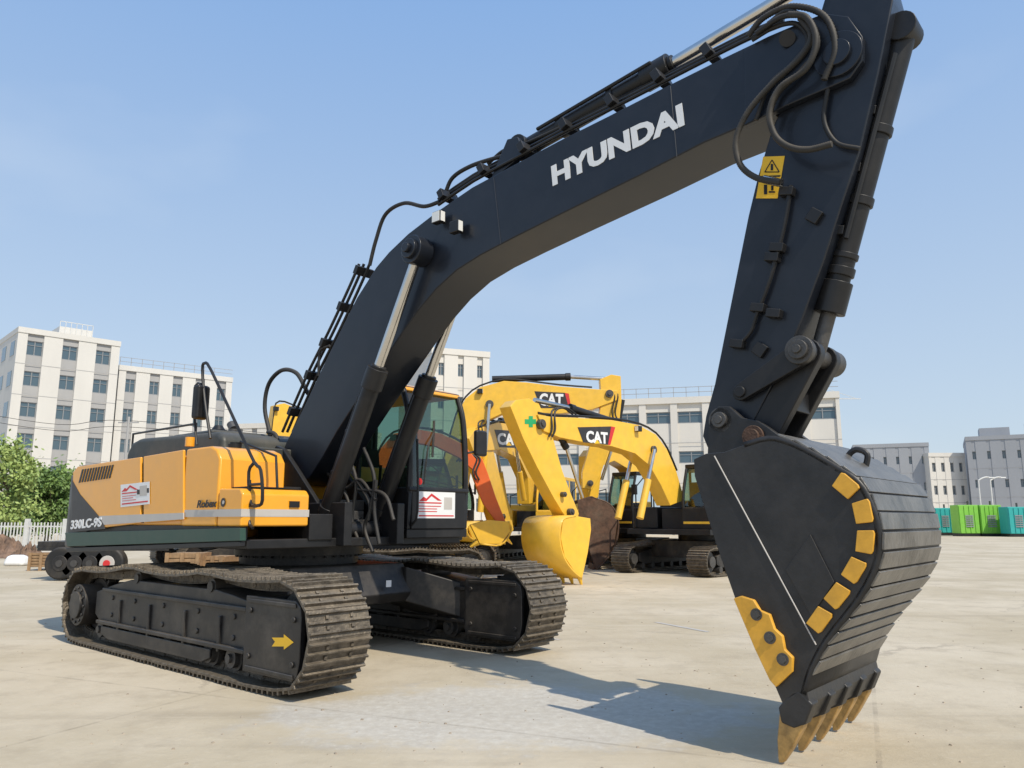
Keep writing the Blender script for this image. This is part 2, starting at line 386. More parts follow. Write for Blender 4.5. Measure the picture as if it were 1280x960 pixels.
# upper frame
uf = MB(); uf.bx(-2.5, 1.12, -1.40, 1.40, 1.13, 1.22); uf.bx(-2.4, 1.1, -1.46, -1.38, 1.16, 1.35); uf.bx(-2.4,1.1,1.38,1.46,1.16,1.35)
uf.bx(.6, 1.25, -.40, -.30, 1.14, 1.58); uf.bx(.6, 1.25, .30, .40, 1.14, 1.58)
brk = [(-.7,1.22),(1.0,1.22),(.8,1.5),(.35,1.9),(.0,2.2),(-.15,2.25),(-.35,2.0)]
uf.prism(brk, -.36, -.30); uf.prism(brk, .30, .36)
uf.bx(.5, 1.14, -.74, -.46, 1.2, 1.46); uf.bx(.2,.5,-.74,-.42,1.2,1.75)
uf.cyl((.9,-.47,1.3),(.9,.47,1.3),.09,20)
uf.build('upper_frame', 'black', root, bevel=.012)
cw = MB(); hp = [(-2.37,-1.485),(-2.95,-1.485),(-3.13,-1.45),(-3.24,-1.34),(-3.33,-1.1),(-3.42,-.6),(-3.46,0)]
full = hp + [(x,-y) for x, y in hp[-2::-1]]
cw.plan(full, 1.06, 1.98); cw.plan([(x*.985,y*.97) for x, y in full], 1.98, 2.09)
cwt = cw.build('counterweight', 'charcoal', root, bevel=.03)
hs = MB(); hs.bx(-2.36, -.02, -1.47, 1.47, 1.34, 2.06); hs.bx(-2.36,-.02,-1.44,1.44,1.2,1.34)
house = hs.build('engine_housing', 'orange', root, bevel=.03)
w = -1.475
def panel(name, pts, mt, par, d0=-.03, d1=0, w=w, bevel=.008):
    k = MB(); k.prism(PP(pts, w+d0), w+d0, w+d1); return k.build(name, mt, par, bevel=bevel)
panel('rear_side_panel', [(91,590),(97,583),(175.5,571.2),(175.5,654),(92,664),(90,640)], 'orange', house, d0=-.035, bevel=.012)
panel('middle_side_panel', [(179,570.5),(229,562),(229,650),(179,654)], 'orange', house, bevel=.012)
panel('seam_gap', [(175.5,571.5),(179.5,571),(179.5,654),(175.5,654)], 'black', house, d0=-.010, bevel=0)
panel('swoosh', [(90,600),(100,618),(124,646),(130,656),(131,661),(90,665)], 'charcoal', house, d0=-.040, d1=-.035, bevel=0)
panel('grey_band', [(122,645),(229,641),(229,649),(130,656)], 'stripe', house, d0=-.040, d1=-.03, bevel=0)
panel('green_band', [(81,666),(300,660),(300,676),(84,683)], 'green', house, d0=-.04, d1=0.02, bevel=.004)
panel('black_skirt', [(82,685),(300,677),(300,683),(84,690)], 'black', house, d0=-.03, d1=0.02, bevel=.004)
panel('door_latch', [(171,612),(174,612),(174,618),(171,618)], 'black', house, d0=-.045, d1=-.03, bevel=.003)
panel('door_latch', [(183,610),(186,610),(186,616),(183,616)], 'black', house, d0=-.04, d1=-.03, bevel=.003)
for i in range(12):
    x = 98+i*3.4; yb = 603.5-i*.5; panel('vent_slot', [(x,yb),(x+2.0,yb-.2),(x+6.4,yb-17),(x+4.4,yb-16.8)], 'black', house, d0=-.040, d1=-.035, bevel=0)
def txt_px(body, x0, y0, x1, y1, hpx, w, mt, par, F_=F, **kw):
    a = F_.p3(x0, y0, w); b_ = F_.p3(x1, y1, w); t = F_.p3((x0+x1)/2, (y0+y1)/2-hpx, w); mid = (a+b_)/2
    xd = (b_-a); hh = (t-mid).length
    yd = Vector((-xd.z, 0, xd.x)); return text(body, a, xd, yd, xd.length, hh*.98, mt, par, **kw)
txt_px('330LC-9S', 88, 662, 126.5, 658.5, 12, w-.042, 'white', house, bold=.035)
txt_px('Robex', 246, 635, 271, 634, 10, w-.034, 'black', house, bold=.03, shear=.2)
def sticker(pts, w, par, F_=F):
    k = MB(); q = [F_.uz(x, y, w) for x, y in pts]; k.prism(q, w-.002, w); s = k.build('sales_sticker', 'white', par)
    def L(a, b_): 
        p = Vector(q[0]).lerp(Vector(q[1]), a); r = Vector(q[3]).lerp(Vector(q[2]), a); return p.lerp(r, b_)
    k = MB(); k.prism([L(.04,.32),L(.16,.16),L(.22,.22),L(.34,.06),L(.62,.30),L(.52,.30),L(.34,.15),L(.22,.32)], w-.004, w-.002); k.build('roof_logo', 'red', s)
    k = MB(); k.prism([L(.05,.84),L(.95,.84),L(.95,.90),L(.05,.90)], w-.004, w-.002)
    k.prism([L(.05,.38),L(.60,.38),L(.60,.43),L(.05,.43)], w-.004, w-.002)
    for i in range(3): k.prism([L(.06,.52+i*.1),L(.55-.1*(i%2),.52+i*.1),L(.55-.1*(i%2),.545+i*.1),L(.06,.545+i*.1)], w-.004, w-.002)
    k.build('red_print', 'red', s); 
    k = MB(); k.prism([L(.68,.15),L(.93,.15),L(.93,.6),L(.68,.6)], w-.004, w-.002); k.build('grey_print', 'stripe', s); return s
sticker([(151,606),(187,602),(187,630),(151,634)], w-.036, house)
tk = MB(); tk.prism([(0,1.34),(.70,1.34),(.70,1.98),(.62,2.08),(.5,2.12),(0,2.12)], -1.49, -.76); tank = tk.build('fuel_tank', 'orange', root, bevel=.025)
tk = MB(); tk.prism([(.72,1.34),(1.15,1.34),(1.15,1.64),(1.10,1.69),(.72,1.70)], -1.49, -.76); tbx = tk.build('tool_box', 'orange', root, bevel=.02)
k = MB(); k.bx(0,1.153,-1.4935,-1.4902,1.43,1.50); k.bx(1.1502,1.1535,-1.49,-.76,1.43,1.50); k.build('grey_band', 'stripe', tank)
k = MB(); k.bx(1.15,1.165,-.99,-.88,1.52,1.58); k.build('latch', 'black', tbx)
k = MB(); k.bx(1.15,1.17,-1.42,-1.36,1.52,1.55); k.build('hinge', 'black', tbx)
k = MB(); k.bx(.8,1.08,-1.4,-.85,1.70,1.712); k.build('tread_strip', 'black', tbx)
k = MB(); k.cyl((.35,-1.15,2.12),(.35,-1.15,2.17),.07,20); k.cyl((.35,-1.15,2.17),(.35,-1.15,2.19),.05,20); k.build('fuel_cap', 'black', tank)
lw = -1.494; k = MB(); c0 = F.p3(279,628,lw); k.cyl(c0, c0+Vector((0,-.003,0)), .042, 24); rd = k.build('roundel', 'charcoal', tank)
k = MB(); k.cyl(c0+Vector((.006,-.003,.0)), c0+Vector((.006,-.005,.0)), .018, 16); k.build('roundel_centre', 'stripe', rd)
hd = MB(); hd.prism([(-2.75,2.08),(-.25,2.08),(-.3,2.32),(-.42,2.38),(-2.4,2.44),(-2.62,2.40),(-2.75,2.26)], -.95, .95)
hood = hd.build('engine_hood', 'hood', root, bevel=.06)
hd = MB(); hd.bx(-1.9,-.9,-.75,.75,2.41,2.46); hd.build('hood_lid', 'hood', hood, bevel=.025)
k = MB(); k.cyl((-2.3,.3,2.4),(-2.3,.3,2.66),.07,20); k.cyl((-2.3,.3,2.66),(-2.38,.3,2.74),.06,20); k.build('exhaust_pipe', 'steel', hood)
k = MB(); k.cyl((-1.6,-.3,2.4),(-1.6,-.3,2.54),.12,24); k.cyl((-1.6,-.3,2.54),(-1.6,-.3,2.60),.09,24,.05); k.build('air_intake', 'black', hood)
k = MB(); k.tube([(-2.7,-.9,2.12),(-2.7,-.9,2.52),(-1.0,-.9,2.52),(-1.0,-.9,2.42)], .014, smooth=0); k.build('hood_rail', 'black', hood)
k = MB(); k.bx(-.2,.1,-.70,-.45,1.3,2.1); k.bx(-1.0,.0,-.7,.45,2.06,2.2); k.build('pump_cover', 'hood', root, bevel=.02)
k = MB(); a = F.p3(237,558,-1.2); k.cyl(a, a+Vector((0,0,.10)), .05, 16); k.build('marker_lamp', 'orange', tank)
k = MB(); w2 = -1.40
k.tube([F.p3(x,y,w2) for x, y in ((263,548),(256,500),(253,462),(256,454),(264,463),(300,540),(318,578),(326,588),(328,625),(322,632),(313,628),(311,590),(318,578))], .016, smooth=3)
k.tube([F.p3(x,y,w2) for x, y in ((312,600),(311,650),(316,660))], .016, smooth=3)
k.tube([F.p3(x,y,w2) for x, y in ((312,606),(327,605))], .014, smooth=0)
k.tube([F.p3(x,y,-1.0) for x, y in ((300,566),(301,552),(345,570),(347,620))], .014, smooth=0)
k.build('handrail', 'black', root)
k = MB(); k.tube([F.p3(x,y,w2) for x, y in ((246,556),(243,520),(244,482),(252,480))], .012, smooth=2)
mir = k.build('mirror_arm', 'black', root)
k = MB(); a = F.p3(251,503,w2); k.box(a, (.10,.16,.36), Matrix.Rotation(.2,3,'Z')); k.build('mirror', 'black', mir, bevel=.03)

# ---- cab
cab = MB(); w0, w1 = .50, 1.45
cab.bx(-.6, 1.18, w0, w1, 1.20, 1.30)
cs = [(-.6,1.3),(1.18,1.3),(1.20,1.70),(1.17,1.76),(-.6,1.76)]
cab.prism(cs, w0, w0+.05); cab.prism(cs, w1-.05, w1)
cab.bx(1.12, 1.20, w0+.05, w1-.05, 1.3, 1.72); cab.bx(-.6,-.55,w0+.05,w1-.05,1.3,2.1)
def pillar(pts, y, r=.035):
    cab.tube([(x, y, z) for x, z in pts], r, 6, 4)
for y in (w0+.03, w1-.03):
    pillar([(1.17,1.7),(1.17,2.1),(1.12,2.6),(1.02,2.90)], y, .038); pillar([(.25,1.7),(.25,2.95)], y, .035); pillar([(-.57,1.7),(-.57,2.95)], y, .045)
for z, x in ((2.91,1.0),(1.74,1.18)): cab.tube([(x,w0,z),(x,w1,z)], .036, 6, 0)
cabo = cab.build('cab', 'black', root, bevel=.01)
k = MB(); k.prism([(-.62,2.90),(1.06,2.88),(1.02,2.94),(.8,3.0),(-.5,3.02),(-.62,2.98)], w0-.01, w1+.01); k.build('cab_roof', 'orange', cabo, bevel=.025)
k = MB(); k.sheet([(1.17,1.76),(1.165,2.1),(1.115,2.6),(1.01,2.90)], w0+.06, w1-.06); k.build('windscreen', 'glass', cabo)
for y, nm in ((w0+.02,'side_window'), (w1-.02,'side_window')):
    k = MB(); a = [k.v((x,y,z)) for x, z in ((-.54,1.77),(1.14,1.77),(1.13,2.1),(1.08,2.6),(.99,2.9),(-.54,2.9))]; k.f(a); k.build(nm, 'glass', cabo)
k = MB(); a = [k.v((-.58,y,z)) for y, z in ((w0+.06,2.12),(w1-.06,2.12),(w1-.06,2.9),(w0+.06,2.9))]; k.f(a); k.build('rear_window', 'glass', cabo)
k = MB(); k.box((.05,.97,1.62),(.5,.5,.14)); k.box((-.22,.97,1.98),(.14,.48,.66),Matrix.Rotation(-.15,3,'Y')); k.box((-.27,.97,2.4),(.1,.28,.2)); k.bx(-.1,.4,.66,.72,1.3,1.86); k.bx(-.1,.4,1.2,1.27,1.3,1.86); k.bx(-.1,.3,.8,1.15,1.3,1.56); k.build('operator_seat', 'seat', cabo, bevel=.03)
k = MB(); k.cyl((.45,.69,1.8),(.47,.69,2.05),.018); k.cyl((.45,1.24,1.8),(.47,1.24,2.05),.018); k.bx(.8,.95,.58,.72,1.3,2.0); k.box((.86,.66,2.1),(.05,.2,.16)); k.build('controls', 'black', cabo)
k = MB(); k.tube([(1.2,.72,1.8),(1.19,.78,2.2),(1.15,.9,2.4)], .010, 6, 3); k.tube([(1.185,.86,2.12),(1.13,.93,2.55)], .014, 6, 0); k.build('wiper', 'rubber', cabo)
k = MB(); k.tube([(1.14,w1,2.2),(1.22,w1+.14,2.25),(1.22,w1+.16,2.42)], .013, 6, 3); cm = k.build('mirror_arm', 'black', cabo)
k = MB(); k.box((1.23,w1+.17,2.33),(.07,.2,.32)); k.build('mirror', 'black', cm, bevel=.03)
k = MB(); k.tube([(1.19,w0+.05,1.34),(1.27,w0+.07,1.5),(1.25,w0+.06,2.3)], .014, 6, 3); k.build('grab_rail', 'black', cabo)
k = MB(); k.bx(1.2,1.203,.62,1.22,1.42,1.72); st = k.build('sales_sticker', 'white', cabo)
k = MB()
def yz(pts):
    a = [k.v((1.2032,y,z)) for y, z in pts]; b2 = [k.v((1.2048,y,z)) for y, z in pts]; k.f(a); k.f(b2[::-1])
    for i in range(len(pts)): k.f([a[i], b2[i], b2[(i+1)%len(pts)], a[(i+1)%len(pts)]])
yz([(.65,1.61),(.72,1.66),(.76,1.64),(.84,1.70),(1.0,1.62),(.94,1.62),(.84,1.67),(.76,1.61)]); k.build('roof_logo', 'red', st)
k = MB(); k.bx(1.203,1.2045,.65,1.0,1.585,1.60); k.bx(1.203,1.2045,.65,1.2,1.44,1.455); k.bx(1.203,1.2045,.65,.93,1.49,1.50); k.bx(1.203,1.2045,.65,.93,1.52,1.53); k.bx(1.203,1.2045,.65,.99,1.55,1.56); k.build('red_print', 'red', st)
k = MB(); k.bx(1.203,1.2045,1.04,1.17,1.52,1.66); k.build('grey_print', 'stripe', st)
k = MB(); k.cyl((1.17,.68,1.83),(1.175,.68,1.83),.04,16); k.build('round_decal', 'red', cabo)

# ---- boom
BW = .25
up = [(350,592),(349,574),(358,552),(380,508),(412,440),(446,372),(470,334),(486,315),(510,292),(545,265),(590,234),(640,207),(700,175),(760,145),(830,109),(900,74),(950,50)]
lo = [(968,140),(925,159),(880,178),(800,219),(700,268),(640,298),(600,319),(570,338),(545,361),(524,386),(504,414),(484,444),(464,474),(444,504),(422,538),(404,570),(386,598),(368,606)]
bm_ = MB(); bm_.prism(PP(up+lo, -BW), -BW, BW)
boom = bm_.build('boom', 'navy', root, bevel=.012)
k = MB()
fk = [(930,60),(960,45),(1000,28),(1030,16),(1060,20),(1078,45),(1078,75),(1062,98),(1030,112),(985,131),(930,157)]
for y in ((-BW-.012, -BW+.05), (BW-.05, BW+.012)): k.prism(PP(fk, -BW-.012), *y)
k.build('boom_fork', 'navy', boom, bevel=.01)
k = MB()
for x0,y0_,x1,y1_ in ((617,222,626,305),(838,108,846,196)):
    a = F.p3(x0,y0_,-BW-.001); b_ = F.p3(x1,y1_,-BW-.001); k.tube([a,b_], .004, 6, 0)
k.build('weld_seam', 'navy', boom)
txt_px('HYUNDAI', 691, 233, 856, 156.5, 27, -BW-.003, 'white', boom, bold=.048)
k = MB(); c0 = F.p3(516,312,-.43); k.cyl((c0.x,-.50,c0.z),(c0.x,.50,c0.z),.10,32); k.cyl((c0.x,-.46,c0.z),(c0.x,-.28,c0.z),.145,32); k.cyl((c0.x,.28,c0.z),(c0.x,.46,c0.z),.145,32); k.cyl((c0.x,-.54,c0.z),(c0.x,-.5,c0.z),.05,16)
k.build('cylinder_pin', 'navy', boom, bevel=.01)
top = Vector((c0.x,0,c0.z)); bu, bz = P(398,668,-.37); gu, gz = P(465,457,-.37); bot = Vector((bu,0,bz))
for s in (-1,1):
    y = s*.35; A = Vector((bot.x,y,bot.z)); B = Vector((top.x,y,top.z)); d = (B-A).normalized(); Lg = (Vector((gu,y,gz))-A).length
    k = MB(); k.cyl(A, A+d*Lg, .090, 28); k.cyl(A+d*(Lg-.22), A+d*Lg, .112, 28); k.cyl(A+d*(Lg-.02),A+d*(Lg+.03),.082,28); k.cyl(A+Vector((0,-.09,0)),A+Vector((0,.09,0)),.13,24); k.cyl(A+d*.25,A+d*.32,.104,24)
    q = Vector((-d.z,0,d.x))
    k.tube([A+d*.3+q*.12, A+d*.5+q*.13, A+d*(Lg-.35)+q*.13, A+d*(Lg-.18)+q*.11], .022, 8, 3)
    for t_c in (.35,.6,.8): k.box(A+d*Lg*t_c+q*.115,(.05,.06,.05))
    cy = k.build('boom_cylinder', 'black', root, bevel=.006)
    k = MB(); k.cyl(A+d*(Lg-.1), B-d*.05, .052, 24); k.build('piston_rod', 'chrome', cy)
a = F.p3(655,187,0); b_ = F.p3(838,82,0); e = F.p3(1062,-52,0); d = (b_-a).normalized(); pq = Vector((-d.z,0,d.x))
k = MB(); k.cyl(a, b_, .085, 24); k.cyl(b_-d*.25, b_, .108, 24); k.cyl(b_,b_+d*.04,.075,24); k.cyl(a+Vector((0,-.12,0)), a+Vector((0,.12,0)), .11, 20)
k.tube([a+d*.25+pq*.05+Vector((0,-.10,0)), b_-d*.12+pq*.05+Vector((0,-.10,0))], .018, 8, 0)
for t_c in (.3,.65): k.cyl(a.lerp(b_,t_c)-d*.03, a.lerp(b_,t_c)+d*.03, .1, 20)
ac = k.build('arm_cylinder', 'black', root, bevel=.006)
k = MB(); k.cyl(b_-d*.1, e, .052, 24); k.build('piston_rod', 'chrome', ac)
k = MB(); lug = [(a.x-.28,a.z-.32),(a.x+.16,a.z-.16),(a.x+.08,a.z+.03),(a.x-.05,a.z+.05)]; k.prism(lug, -.19, -.13); k.prism(lug, .13, .19); k.build('cylinder_bracket', 'navy', boom, bevel=.008)
for dy, wl in ((-6,-.2),(-10,-.12),(-13,-.05)):
    k = MB(); k.tube([F.p3(x,y+dy,wl) for x, y in ((548,262),(592,232),(640,206),(700,174),(760,144),(830,108),(900,72),(945,50),(980,36))], .017, 8, 2); k.build('steel_pipe', 'black', boom)
for px, py in ((560,252),(610,221),(660,194),(712,166),(770,137),(828,107),(890,76)):
    k = MB(); a = F.p3(px,py-2,-.14); k.box(a+Vector((0,0,.03)), (.07,.24,.1), Matrix.Rotation(-.45,3,'Y')); k.build('pipe_clamp', 'black', boom, bevel=.006)
def hose(pts, r=.021, w=-.2, mt='rubber', par=None, nm='hydraulic_hose', rib=0):
    k = MB(); k.tube([F.p3(p[0],p[1],p[2] if len(p) > 2 else w) for p in pts], r, 10, 22 if rib else 8, rib); return k.build(nm, mt, par or boom, ang=60)
hose([(462,332),(470,300),(482,268),(505,254),(530,258),(550,252)])
hose([(556,243),(566,222),(590,207),(625,196),(648,190)], w=-.12)
hose([(610,205),(630,188),(660,178),(700,160)], w=-.1, r=.017)
for dx in (0, 7, 13):
    hose([(462-dx,330),(450-dx,358),(425-dx,412),(400-dx,462),(383-dx,500),(366-dx,540)], r=.017, w=-.16)
for px, py in ((455,340),(434,385),(412,430),(393,470),(372,515)):
    k = MB(); k.box(F.p3(px,py,-.14), (.10,.24,.06), Matrix.Rotation(-1.05,3,'Y')); k.build('pipe_clamp', 'black', boom, bevel=.006)
hose([(338,545),(331,510),(336,480),(352,463),(370,466),(381,484),(385,492)], w=-.1, r=.026)
hose([(398,470),(400,440),(412,432)], w=-.22, r=.015)
hose([(345,600),(352,575),(345,545),(335,540)], w=-.2, r=.026)
for q in ([(425,600),(438,640),(425,665),(405,680)],[(440,590),(462,630),(456,660),(466,690)],[(415,610),(425,650),(415,668)],[(470,600),(468,640),(474,680)],[(455,560),(468,600),(460,650)],[(402,585),(430,610),(450,600),(470,625)],[(430,560),(445,600),(440,650),(450,680)],[(448,612),(480,618),(492,650)]):
    hose(q, w=-.05, r=.02)
k = MB(); k.bx(.45,.8,-.2,.2,1.22,1.5); k.bx(.5,.7,-.28,.28,1.5,1.62)
for i in range(4): k.cyl((.82,-.15+i*.1,1.38),(.9,-.15+i*.1,1.38),.03,10)
k.build('valve_block', 'steel', root, bevel=.01)
for px, py, mt in ((548,272,'headlamp'),(570,284,'glass')):
    a = F.p3(px,py,-.33); k = MB(); k.box(a, (.12,.07,.12)); k.box(a+Vector((-.0,.06,-.02)),(.04,.08,.04)); lm = k.build('work_lamp', 'black', boom, bevel=.01)
    k = MB(); k.box(a+Vector((.061,0,0)), (.006,.055,.10)); 
    if mt == 'headlamp': k.box(a+Vector((.0,-.037,0)), (.10,.006,.10))
    k.build('lamp_lens', 'headlamp', lm)
# ---- arm
AW = .20
arm_px = [(884,560),(878,545),(882,520),(893,480),(906,415),(921,340),(935,270),(947,220),(965,160),(990,105),(1012,60),(1030,0),(1045,-60),(1075,-85),(1100,-60),(1116,0),(1098,90),(1074,190),(1054,250),(1030,325),(1003,398),(982,448),(960,492),(942,528),(925,553),(905,562)]
k = MB(); k.prism(PP(arm_px, -AW), -AW, AW); arm = k.build('arm', 'navy', root, bevel=.012)
k = MB(); a = F.p3(1046,66,-.3); k.cyl((a.x,-.32,a.z),(a.x,.32,a.z),.09,28); k.cyl((a.x,-.29,a.z),(a.x,-.26,a.z),.16,28); k.build('arm_pivot_pin', 'navy', arm, bevel=.006)
k = MB(); a = F.p3(1080,-52,0); k.cyl((a.x,-.25,a.z),(a.x,.25,a.z),.08,24); k.build('cylinder_pin', 'navy', arm)
a = F.p3(1130,40,0); b_ = F.p3(1036,392,0); d = (b_-a).normalized(); rp = P(998,437,-.33); rp3 = Vector((rp[0],0,rp[1])); pq = Vector((d.z,0,-d.x)); pq = pq if pq.x < 0 else -pq
k = MB(); k.cyl(a, b_, .082, 26); k.cyl(b_-d*.22, b_, .105, 26); k.cyl(b_-d*.42,b_-d*.38,.095,24); k.cyl(a+Vector((0,-.1,0)),a+Vector((0,.1,0)),.10,20)
for t_c in (.35,.6,.85): k.cyl(a.lerp(b_,t_c)-d*.03, a.lerp(b_,t_c)+d*.03, .098, 20)
for t_c in (.3,.5,.72): k.box(a.lerp(b_,t_c)+pq*.06+Vector((0,-.07,0)), (.12,.12,.06), Matrix.Rotation(.25,3,'Y'))
bc = k.build('bucket_cylinder', 'black', arm, bevel=.006)
k = MB(); k.tube([a+d*.2+pq*.10+Vector((0,-.07,0)), b_-d*.12+pq*.10+Vector((0,-.07,0))], .02, 8, 0); k.build('steel_pipe', 'black', bc)
k = MB(); k.tube([a+d*.2-pq*.02+Vector((0,-.11,0)), b_-d*.5-pq*.02+Vector((0,-.11,0))], .02, 8, 0); k.build('steel_pipe', 'black', bc)
k = MB(); k.cyl(b_-d*.1, rp3, .052, 22); k.build('piston_rod', 'steel', bc)
pin = Vector(P(905,526,-.25)); pin2 = Vector(P(943,546,-.30))
def link(p, q, r1, r2, y0, y1, mb):
    p, q = Vector(p), Vector(q); d = (q-p).normalized(); nn = Vector((-d.y, d.x)); a0 = atan2(nn.y, nn.x); pts = []
    for i in range(9): a = a0+pi*i/8; pts.append((p.x+r1*cos(a), p.y+r1*sin(a)))
    for i in range(9): a = a0+pi+pi*i/8; pts.append((q.x+r2*cos(a), q.y+r2*sin(a)))
    mb.prism(pts, y0, y1)
gl = P(926,490,-.26)
k = MB()
for y in ((-.27,-.215),(.215,.27)): link(gl, rp, .06, .085, *y, k)
k.cyl((gl[0],-.29,gl[1]),(gl[0],.29,gl[1]),.04,20); k.build('guide_link', 'black', arm, bevel=.008)
k = MB()
for y in ((-.20,-.11),(.11,.20)): link(pin2, rp, .10, .10, *y, k)
k.box(((pin2.x+rp[0])/2,0,(pin2.y+rp[1])/2),(.12,.3,.2)); k.build('bucket_link', 'black', arm, bevel=.008)
k = MB(); k.cyl((rp[0],-.36,rp[1]),(rp[0],.36,rp[1]),.065,28); k.cyl((rp[0],-.33,rp[1]),(rp[0],-.27,rp[1]),.095,28); k.cyl((rp[0],.12,rp[1]),(rp[0],.33,rp[1]),.095,28); k.cyl((rp[0],-.38,rp[1]),(rp[0],-.36,rp[1]),.03,12); k.build('link_pin', 'steel', arm, bevel=.006)
k = MB(); k.cyl((pin.x,-.34,pin.y),(pin.x,.34,pin.y),.055,28); k.cyl((pin.x,-.31,pin.y),(pin.x,-.2,pin.y),.090,28); k.cyl((pin.x,-.35,pin.y),(pin.x,-.335,pin.y),.03,12); k.build('bucket_pin', 'steel', arm, bevel=.006)
k = MB(); k.tube([F.p3(x,y,-AW-.035) for x, y in ((988,232),(984,262),(976,300),(962,350),(945,395),(938,415),(925,430))], .017, 8, 3); k.build('steel_pipe', 'black', arm)
for px, py in ((984,240),(972,310),(966,322),(948,385),(968,392),(922,430)):
    k = MB(); k.box(F.p3(px,py,-AW-.03), (.10,.07,.06), Matrix.Rotation(.25,3,'Y')); k.build('pipe_clamp', 'black', arm, bevel=.006)
for px, py in ((1018,270),(950,437)):
    k = MB(); k.box(F.p3(px,py,-AW-.02), (.09,.04,.09), Matrix.Rotation(.7,3,'Y')); k.build('pad', 'black', arm, bevel=.006)
wd = -AW-.002
k = MB(); k.prism(PP([(954,196),(981,195),(972,248),(945,248)], wd), wd-.002, wd); dc = k.build('warning_decal', 'yellowdecal', arm)
k = MB(); cx, cy = 965, 209; tri = [(cx,cy-9),(cx+9,cy+6),(cx-9,cy+6)]
for i in range(3):
    a = F.p3(*tri[i],wd-.003); b_ = F.p3(*tri[(i+1)%3],wd-.003); k.tube([a,b_], .004, 6, 0)
k.prism(PP([(cx-1.5,cy-4),(cx+1.5,cy-4),(cx+1.5,cy+4),(cx-1.5,cy+4)], wd-.002), wd-.004, wd-.002); k.build('warning_triangle', 'black', dc)
k = MB(); k.prism(PP([(951,220),(976,219),(975.6,221),(950.7,222)], wd-.002), wd-.004, wd-.002)
for q in ([(955,231),(959,231),(959,243),(955,243)],[(964,229),(967,229),(967,238),(964,238)],[(961,239),(969,239),(969,241),(961,241)]): k.prism(PP(q, wd-.002), wd-.004, wd-.002)
k.build('warning_symbol', 'black', dc)
hose([(1000,22),(1014,45),(1000,72),(965,105),(935,140),(920,175),(925,205),(945,222),(975,228)], w=-.34, r=.020, par=arm, rib=.16, mt='hoser')
hose([(985,18),(1008,22),(1020,50),(1008,85),(975,110),(962,140),(968,168),(985,183),(1010,187),(1040,180)], w=-.38, r=.020, par=arm, rib=.16, mt='hoser')
hose([(945,42),(975,22),(1000,18)], w=-.33, r=.02)
hose([(940,50),(968,34),(996,30),(1010,52),(990,80),(962,106),(945,150)], w=-.29, r=.017, par=arm)
hose([(935,45),(955,22),(990,8),(1030,20),(1044,60),(1030,100)], w=-.31, r=.020, rib=.16, mt='hoser')
hose([(960,30),(985,14),(1015,30),(1022,60),(1000,90),(972,118),(960,150)], w=-.31, r=.018, par=arm)
hose([(1035,110),(1030,150),(1045,178),(1075,186)], w=-.24, r=.016, par=arm)
k = MB(); k.cyl(F.p3(984,48,-.3), F.p3(984,48,-.22), .055, 20); k.build('pin_boss', 'navy', boom)
k = MB(); a = F.p3(955,224,-.3); b_ = F.p3(977,229,-.3); k.cyl(a,b_,.03,12); k.build('hose_fitting', 'chrome', arm)

# ---- bucket
bw = -.66
back0 = [(930,556),(960,548),(985,553),(1015,567),(1045,585),(1072,603),(1088,630),(1098,665),(1096,700),(1081,735),(1058,768),(1033,800),(1014,835),(1004,868)]
front = [(992,888),(978,880),(966,852),(945,808),(920,752),(900,695),(882,640),(868,595),(867,574),(882,567),(905,565)]
back = [(v.x, v.y) for v in spline([(x,y,0) for x, y in back0], 3)]
sp = PP(back+front, bw)
k = MB(); k.prism(sp, bw, bw+.035); k.prism(sp, -bw-.035, -bw)
bucket = k.build('bucket', 'bucket', root, bevel=.006)
bks = PP(back, bw)
k = MB(); k.sheet(bks, bw, -bw); k.build('bucket_shell', 'bucket', bucket, solid=.035)
tot = [0]
for i in range(1, len(bks)): tot.append(tot[-1]+hypot(bks[i][0]-bks[i-1][0], bks[i][1]-bks[i-1][1]))
d = .26
while d < tot[-1]-.10:
    i = next(j for j in range(len(tot)) if tot[j] >= d); t = (d-tot[i-1])/(tot[i]-tot[i-1])
    p = Vector(bks[i-1]).lerp(Vector(bks[i]), t); dd = (Vector(bks[i])-Vector(bks[i-1])).normalized(); nn = Vector((-dd.y, dd.x))
    k = MB(); R = Matrix(((dd.x,0,nn.x),(0,1,0),(dd.y,0,nn.y))) @ Matrix.Rotation(.10,3,'Y'); k.box((p.x+nn.x*.022,random.uniform(-.008,.008),p.y+nn.y*.022), (.096,-2*bw-.01,.014), R); k.build('wear_strip', 'shell', bucket, bevel=.004)
    d += .104
for i,(px,py) in enumerate(((1056,608),(1077,640),(1080,677),(1066,712),(1045,744),(1023,774))):
    ang = (40,78,95,120,128,125)[i]; a_ = radians(ang); c_, s_ = cos(a_), sin(a_)
    q = [(px+x*c_-y*s_, py+x*s_+y*c_) for x, y in ((-15,-10),(-11,-12),(11,-12),(15,-10),(13,10),(-13,10))]
    k = MB(); k.prism(PP(q, bw-.02), bw-.022, bw); k.build('side_wear_pad', 'toothy', bucket, bevel=.004)
for s in (1,-1):
    y = (bw-.035, bw) if s == 1 else (-bw, -bw+.035)
    k = MB(); k.prism(PP([(917,748),(926,745),(942,750),(950,763),(962,768),(968,786),(978,795),(981,812),(991,822),(990,840),(970,859),(962,850),(944,812)], bw-.03), *y); sc_ = k.build('side_cutter', 'toothy', bucket, bevel=.006)
    for px, py in ((946,768),(963,797),(979,824)):
        a = F.p3(px,py,bw-.03); k = MB(); yy = (y[0]-.02) if s == 1 else y[1]+.02
        k.cyl((a.x,y[0] if s == 1 else y[1],a.z),(a.x,yy,a.z),.024,6); k.cyl((a.x,y[0] if s == 1 else y[1],a.z),(a.x,y[0]-.006 if s == 1 else y[1]+.006,a.z),.036,20); k.build('bolt', 'steel', sc_)
